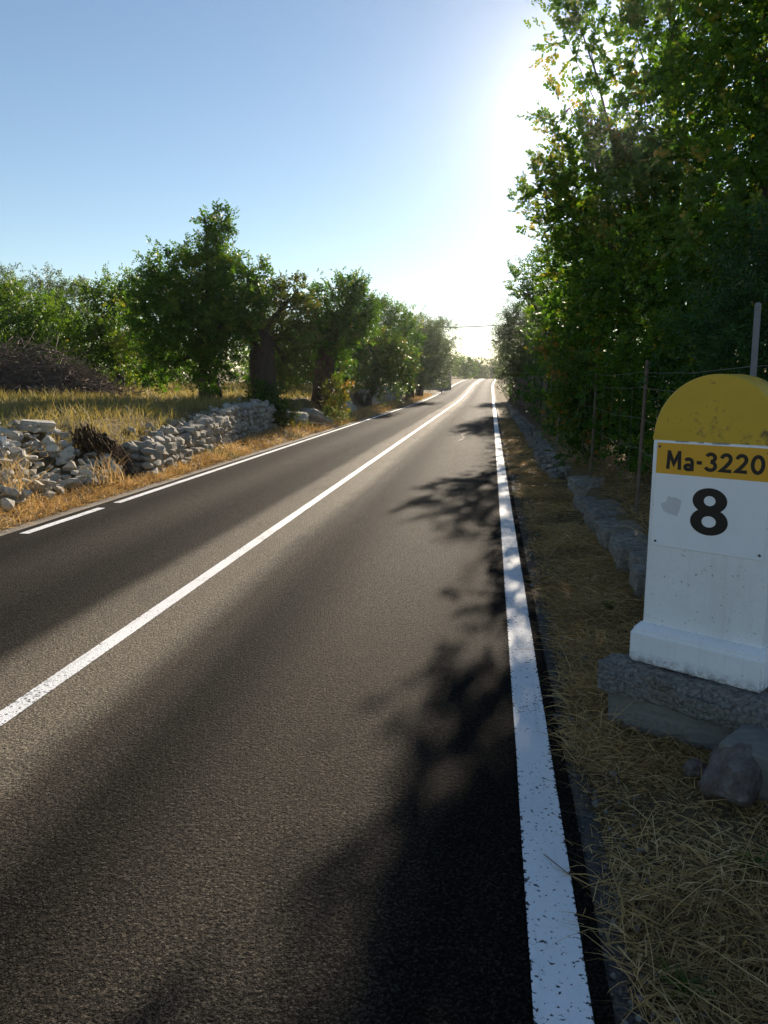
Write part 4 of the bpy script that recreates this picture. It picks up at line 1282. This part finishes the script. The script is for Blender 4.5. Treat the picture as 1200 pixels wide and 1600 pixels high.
V, F = tube_arrays(paths, 5)
o = link('hanging_roots', mesh_np('hanging_roots', V, F, smooth=True), M['root'], st)
o['kind'] = 'stuff'
bm = bmesh.new()
bmesh.ops.create_icosphere(bm, subdivisions=3, radius=.12)
for v in bm.verts: v.co += v.co * (1.6 * noise.noise(v.co * 14) + .8 * noise.noise(v.co * 40))
tag(link('plastic_litter', mesh_bm('plastic_litter', bm), M['litter'], None, (-6.62, 9.75, float(ground_z(-6.62, 9.75)) + .2), (0, 0, 0), (.55, .55, .85)), 'crumpled white plastic bag on the edge of rubble heap', 'litter')


# ------------------------------------------------------------------ grasses
def blades(name, P, length, width, elev, seed, segs=3, curl=.5, az=None):
    """P (n,3) roots; length/width/elev arrays"""
    g = np.random.default_rng(seed)
    n = len(P)
    az = g.uniform(0, 2 * np.pi, n) if az is None else az
    H = np.stack([np.cos(az), np.sin(az), np.zeros(n)], 1)
    S = np.stack([-np.sin(az), np.cos(az), np.zeros(n)], 1)
    tw = g.normal(size=n) * .7
    S = S * np.cos(tw)[:, None] + np.array([0, 0, 1.]) * np.sin(tw)[:, None]
    q = P.copy()
    e = elev.copy()
    sw = g.normal(size=n) * .35
    rows = []
    for s in range(segs + 1):
        f = 1 - (s / segs) ** 2 * .85
        rows.append(np.stack([q - S * (width * f)[:, None] / 2, q + S * (width * f)[:, None] / 2], 1))
        d = H * np.cos(e)[:, None] + np.array([0, 0, 1.]) * np.sin(e)[:, None] + S * (sw * s / segs)[:, None] * .4
        q = q + d * (length / segs)[:, None]
        e = e - curl * g.random(n)
        low = P[:, 2] + .004
        q[:, 2] = np.maximum(q[:, 2], low)
    V = np.stack(rows, 1).reshape(-1, 3)
    b = np.arange(n)[:, None, None] * (segs + 1) * 2
    s = np.arange(segs)[None, :, None] * 2
    F = (b + s + np.array([0, 1, 3, 2])[None, None]).reshape(-1, 4)
    return V, F, n


def grass(name, label, mat, P, length, width, elev, seed, segs=3, curl=.5, tone=None):
    g = np.random.default_rng(seed + 5)
    V, F, n = blades(name, P, length, width, elev, seed, segs, curl)
    t = g.random(n) * .8 + .1 if tone is None else tone
    t = np.clip(t + g.normal(size=n) * .08, 0, 1)
    o = link(name, mesh_np(name, V, F, np.repeat(t, segs)), mat)
    return tag(o, label, 'grass', kind='stuff')


def in_plinth(x, y):
    c, s = math.cos(-MS_A), math.sin(-MS_A)
    lx = (x - MS_O[0]) * c - (y - MS_O[1]) * s
    ly = (x - MS_O[0]) * s + (y - MS_O[1]) * c
    return (lx > -.10) & (lx < .78) & (ly > -.10) & (ly < .55)


g = np.random.default_rng(101)
# cut straw on the near verge: density follows distance
def patchy(x, y, s, seed):
    return np.array([noise.noise(Vector((a * s, b * s, seed))) for a, b in zip(x, y)])

n = 130000
y = .4 + 30 * g.random(n) ** 2.6
edge = .40 + .05 * np.sin(y * 1.7) + .04 * np.sin(y * 5.1)
xmax = np.where(y < 3.0, 2.2, 1.18)
x = edge + (xmax - edge) * g.random(n) ** .9
keep = ~in_plinth(x, y) & (patchy(x, y, 1.3, 2) + .75 * g.random(n) > .1)
x, y = x[keep], y[keep]
n = len(x)
P = np.stack([x, y, ground_z(x, y) + .006 + .035 * g.random(n) ** 2], 1)
far = np.clip(y / 8, 1, 4)
thatch = np.clip(.45 + .5 * patchy(x, y, 1.8, 9) + .22 * g.normal(size=n), 0, 1)
grass('dry_grass', 'cut straw lying on the near verge around the milestone', M['straw'], P, g.uniform(.035, .15, n) * far ** .3, (.0022 + .0026 * g.random(n)) * far ** .8, np.abs(g.normal(size=n)) * .22 + .02, 102, 3, .35, thatch * .9)
# longer stalks
n = 260
y = .6 + 8 * g.random(n) ** 1.6; x = .45 + 1.0 * g.random(n)
keep = ~in_plinth(x, y); x, y = x[keep], y[keep]; n = len(x)
P = np.stack([x, y, ground_z(x, y) + .01], 1)
grass('dry_grass', 'long loose straw stalks tangled over the near verge', M['straw'], P, g.uniform(.25, .55, n), .0028 + .0015 * g.random(n), g.uniform(.1, .9, n), 103, 5, .4, g.uniform(.4, .9, n))
# tuft hugging the plinth corner
n = 1500
a = g.random(n)
x = .50 + .10 * g.normal(size=n) + .08 * (a - .5); y = 3.1 + 1.0 * a
keep = ~in_plinth(x, y) & (x > .40); x, y = x[keep], y[keep]; n = len(x)
P = np.stack([x, y, ground_z(x, y)], 1)
grass('dry_grass', 'straw tuft against the near corner of the plinth', M['straw'], P, g.uniform(.08, .22, n), .003 + .002 * g.random(n), g.uniform(.1, .9, n), 104, 4, .6, g.uniform(.35, .93, n))
# behind the low wall
n = 16000
y = 1.5 + 20 * g.random(n) ** 1.5; x = 1.42 + 1.6 * g.random(n) ** 1.5
keep = ~in_plinth(x, y); x, y = x[keep], y[keep]; n = len(x)
P = np.stack([x, y, ground_z(x, y) + .05 * g.random(n)], 1)
grass('dry_grass', 'matted straw behind the low wall at the fence foot', M['straw'], P, g.uniform(.12, .34, n), .003 + .003 * g.random(n), np.abs(g.normal(size=n)) * .4, 105, 3, .4, g.random(n) * .7)
n = 45000
y = .4 + 6.5 * g.random(n) ** 1.4; x = .41 + (np.where(y < 3.0, 1.6, .78)) * g.random(n)
keep = ~in_plinth(x, y); x, y = x[keep], y[keep]; n = len(x)
P = np.stack([x, y, ground_z(x, y) + .004 + .012 * g.random(n)], 1)
grass('dry_grass', 'short chopped straw pressed flat under the near verge stalks', M['straw'], P, g.uniform(.015, .06, n), .003 + .004 * g.random(n), np.abs(g.normal(size=n)) * .08, 108, 2, .1, np.clip(.35 + .35 * patchy(x, y, 2.5, 40) + .25 * g.normal(size=n), 0, .9))
# fallen leaves and grit among the straw
n = 2600
y = .6 + 12 * g.random(n) ** 1.8; x = .40 + .85 * g.random(n)
keep = ~in_plinth(x, y); x, y = x[keep], y[keep]; n = len(x)
c = np.stack([x, y, ground_z(x, y) + .012 + .03 * g.random(n)], 1)
ax = nrm(g.normal(size=(n, 3)) * np.array([1, 1, .35])); wd = nrm(np.cross(ax, np.array([0, 0, 1.]) + g.normal(size=(n, 3)) * .4))
L = g.uniform(.007, .02, (n, 1))
V = np.stack([c - ax * L, c + wd * L * .45, c + ax * L, c - wd * L * .45], 1).reshape(-1, 3)
tag(link('leaf_litter', mesh_np('leaf_litter', V, np.arange(n * 4).reshape(-1, 4), g.random(n) * .5), M['straw']), 'brown fallen leaves scattered in the near verge straw', 'leaves', kind='stuff')
n = 1500
y = .6 + 16 * g.random(n) ** 1.6
x = .40 + .10 * g.normal(size=n) * (g.random(n) + .4) + .03
keep = (x > .34) & ~in_plinth(x, y); x, y = x[keep], y[keep]; n = len(x)
pv_ = np.array(STONES[0].vertices[0].co) * 0
sv = np.array([v.co[:] for v in STONES[2].vertices]); sf = np.array([p.vertices[:] for p in STONES[2].polygons if len(p.vertices) == 3])
sz = g.uniform(.005, .02, n) * (1 + (g.random(n) < .05) * 1.2)
an = g.uniform(0, 6.28, n)
R2 = np.stack([np.stack([np.cos(an), -np.sin(an), 0 * an], 1), np.stack([np.sin(an), np.cos(an), 0 * an], 1), np.stack([0 * an, 0 * an, 1 + 0 * an], 1)], 1)
V = (np.einsum('nij,vj->nvi', R2, sv) * sz[:, None, None] + np.stack([x, y, np.maximum(ground_z(x, y), -.014) + sz * .35], 1)[:, None]).reshape(-1, 3)
F = (np.arange(n)[:, None, None] * len(sv) + sf[None]).reshape(-1, 3)
tag(link('gravel', mesh_np('gravel', V, F), M['darkstone']), 'small grit along the ragged asphalt edge', 'gravel', kind='stuff')
# low green weeds in the straw
for k, (x, y, lab) in enumerate(((.92, 2.45, 'small green weed in the straw below the reddish rock'), (.55, 1.9, 'tiny green weed near the white edge line'), (.85, 5.4, 'green weed in the verge just past the milestone'), (1.1, 9.5, 'green weed at the gap of the low wall'))):
    n = 60
    P = np.stack([x + g.normal(size=n) * .02, y + g.normal(size=n) * .02, np.full(n, float(ground_z(x, y)) + .005)], 1)
    V, F, m = blades('w', P, g.uniform(.03, .10, n), .006 + .005 * g.random(n), g.uniform(.3, 1.3, n), 140 + k, 3, .5)
    tag(link('green_weed', mesh_np('green_weed', V, F, np.repeat(g.random(m) * .7, 3)), M['weed']), lab, 'weed', 'green weeds in the near verge')
# one loose straw across the white line
st_ = tube('straw_stalk', [(.215, 2.42, .012), (.27, 2.34, .016), (.33, 2.27, .012), (.37, 2.24, .006)], [.0022, .0022, .002, .0015], M['straw'], None, 4)
tag(st_, 'single straw stalk lying across the broad white edge line', 'straw')

# far-side verge: golden grass along the foot of walls
n = 36000
y = 5.5 + 64 * g.random(n) ** 1.7
fx = road_c(y) + foot_x(y); ex = road_c(y) - 2.9
x = ex + (fx - ex - .05) * g.random(n)
keep = patchy(x, y, 1.1, 4) + .8 * g.random(n) > .12
x, y = x[keep], y[keep]; n = len(x)
far = np.clip(y / 12, .8, 4)
P = np.stack([x, y, ground_z(x, y)], 1)
tn = np.clip(.55 + .4 * patchy(x, y, .9, 12) + .15 * g.normal(size=n), 0, .94)
tn = np.where(patchy(x, y, .8, 31) > .28, .98, tn)
grass('dry_grass', 'golden dry grass on the far verge below walls and rubble', M['straw'], P, g.uniform(.06, .24, n) * far ** .25, (.006 + .005 * g.random(n)) * far, g.uniform(.1, 1.3, n), 106, 3, .6, tn)
# field: tall weedy grass
n = 90000
y = 6 + 50 * g.random(n) ** 1.5
fx = road_c(y) + foot_x(y) - np.where((y > 11) & (y < 22.3), .75, np.where(y < 11.2, np.interp(y, [8.6, 9.4], [.3, 1.75]), .7))
x = fx - (y * 1.05) * g.random(n) ** 1.35
keep = (patchy(x, y, .55, 6) + 1.0 * g.random(n) > .1)
x, y = x[keep], y[keep]; n = len(x)
far = np.clip(y / 14, .8, 4)
P = np.stack([x, y, ground_z(x, y)], 1)
hh = g.uniform(.09, .34, n) * (1 + .5 * patchy(x, y, .5, 15))
grass('field_grass', 'tall dry weedy grass covering the raised field', M['field_grass'], P, hh, (.007 + .007 * g.random(n)) * far, g.uniform(.7, 1.5, n), 107, 3, .35, np.clip(.5 + .7 * patchy(x, y, .4, 22) + .15 * g.normal(size=n), 0, 1))
# weeds growing out of the rubble heap
for k, (x, y, lab) in enumerate(((-5.75, 8.6, 'thin grass tuft at the foot of the rubble heap'), (-6.2, 9.2, 'tall thin grass stalks growing from rubble heap'), (-5.5, 10.4, 'short green tuft between rubble heap and the road'))):
    n = 90
    P = np.stack([x + g.normal(size=n) * .1, y + g.normal(size=n) * .14, np.full(n, float(ground_z(x, y)) + .05)], 1)
    V, F, m = blades('t', P, g.uniform(.2, .55, n), .006 + .005 * g.random(n), g.uniform(.9, 1.5, n), 110 + k, 4, .35)
    tag(link('grass_tuft', mesh_np('grass_tuft', V, F, np.repeat(np.clip(.75 + .2 * g.normal(size=m), 0, 1), 4)), M['straw']), lab, 'grass tuft', 'grass tufts by the rubble')

# ------------------------------------------------------------------ haze
HAZE = True
if HAZE:
    bm = bmesh.new()
    box_bm(bm, -440, 440, -80, 500, -9.0, 16.0)
    hz = link('haze', mesh_bm('haze', bm))
    t = NT('haze air')
    pv = t.n('ShaderNodeVolumePrincipled')
    pv.inputs['Color'].default_value = (.93, .95, 1.0, 1)
    pv.inputs['Density'].default_value = .00019
    pv.inputs['Anisotropy'].default_value = .9
    t.l(pv.outputs[0], t.out.inputs['Volume'])
    hz.data.materials.append(t.m)
    tag(hz, kind='stuff')

print('TRIS approx', sum(sum(len(p.vertices) - 2 for p in m.polygons) if len(m.polygons) < 2000 else len(m.polygons) * 2 for m in {o.data for o in scene.objects if o.type == 'MESH'}))
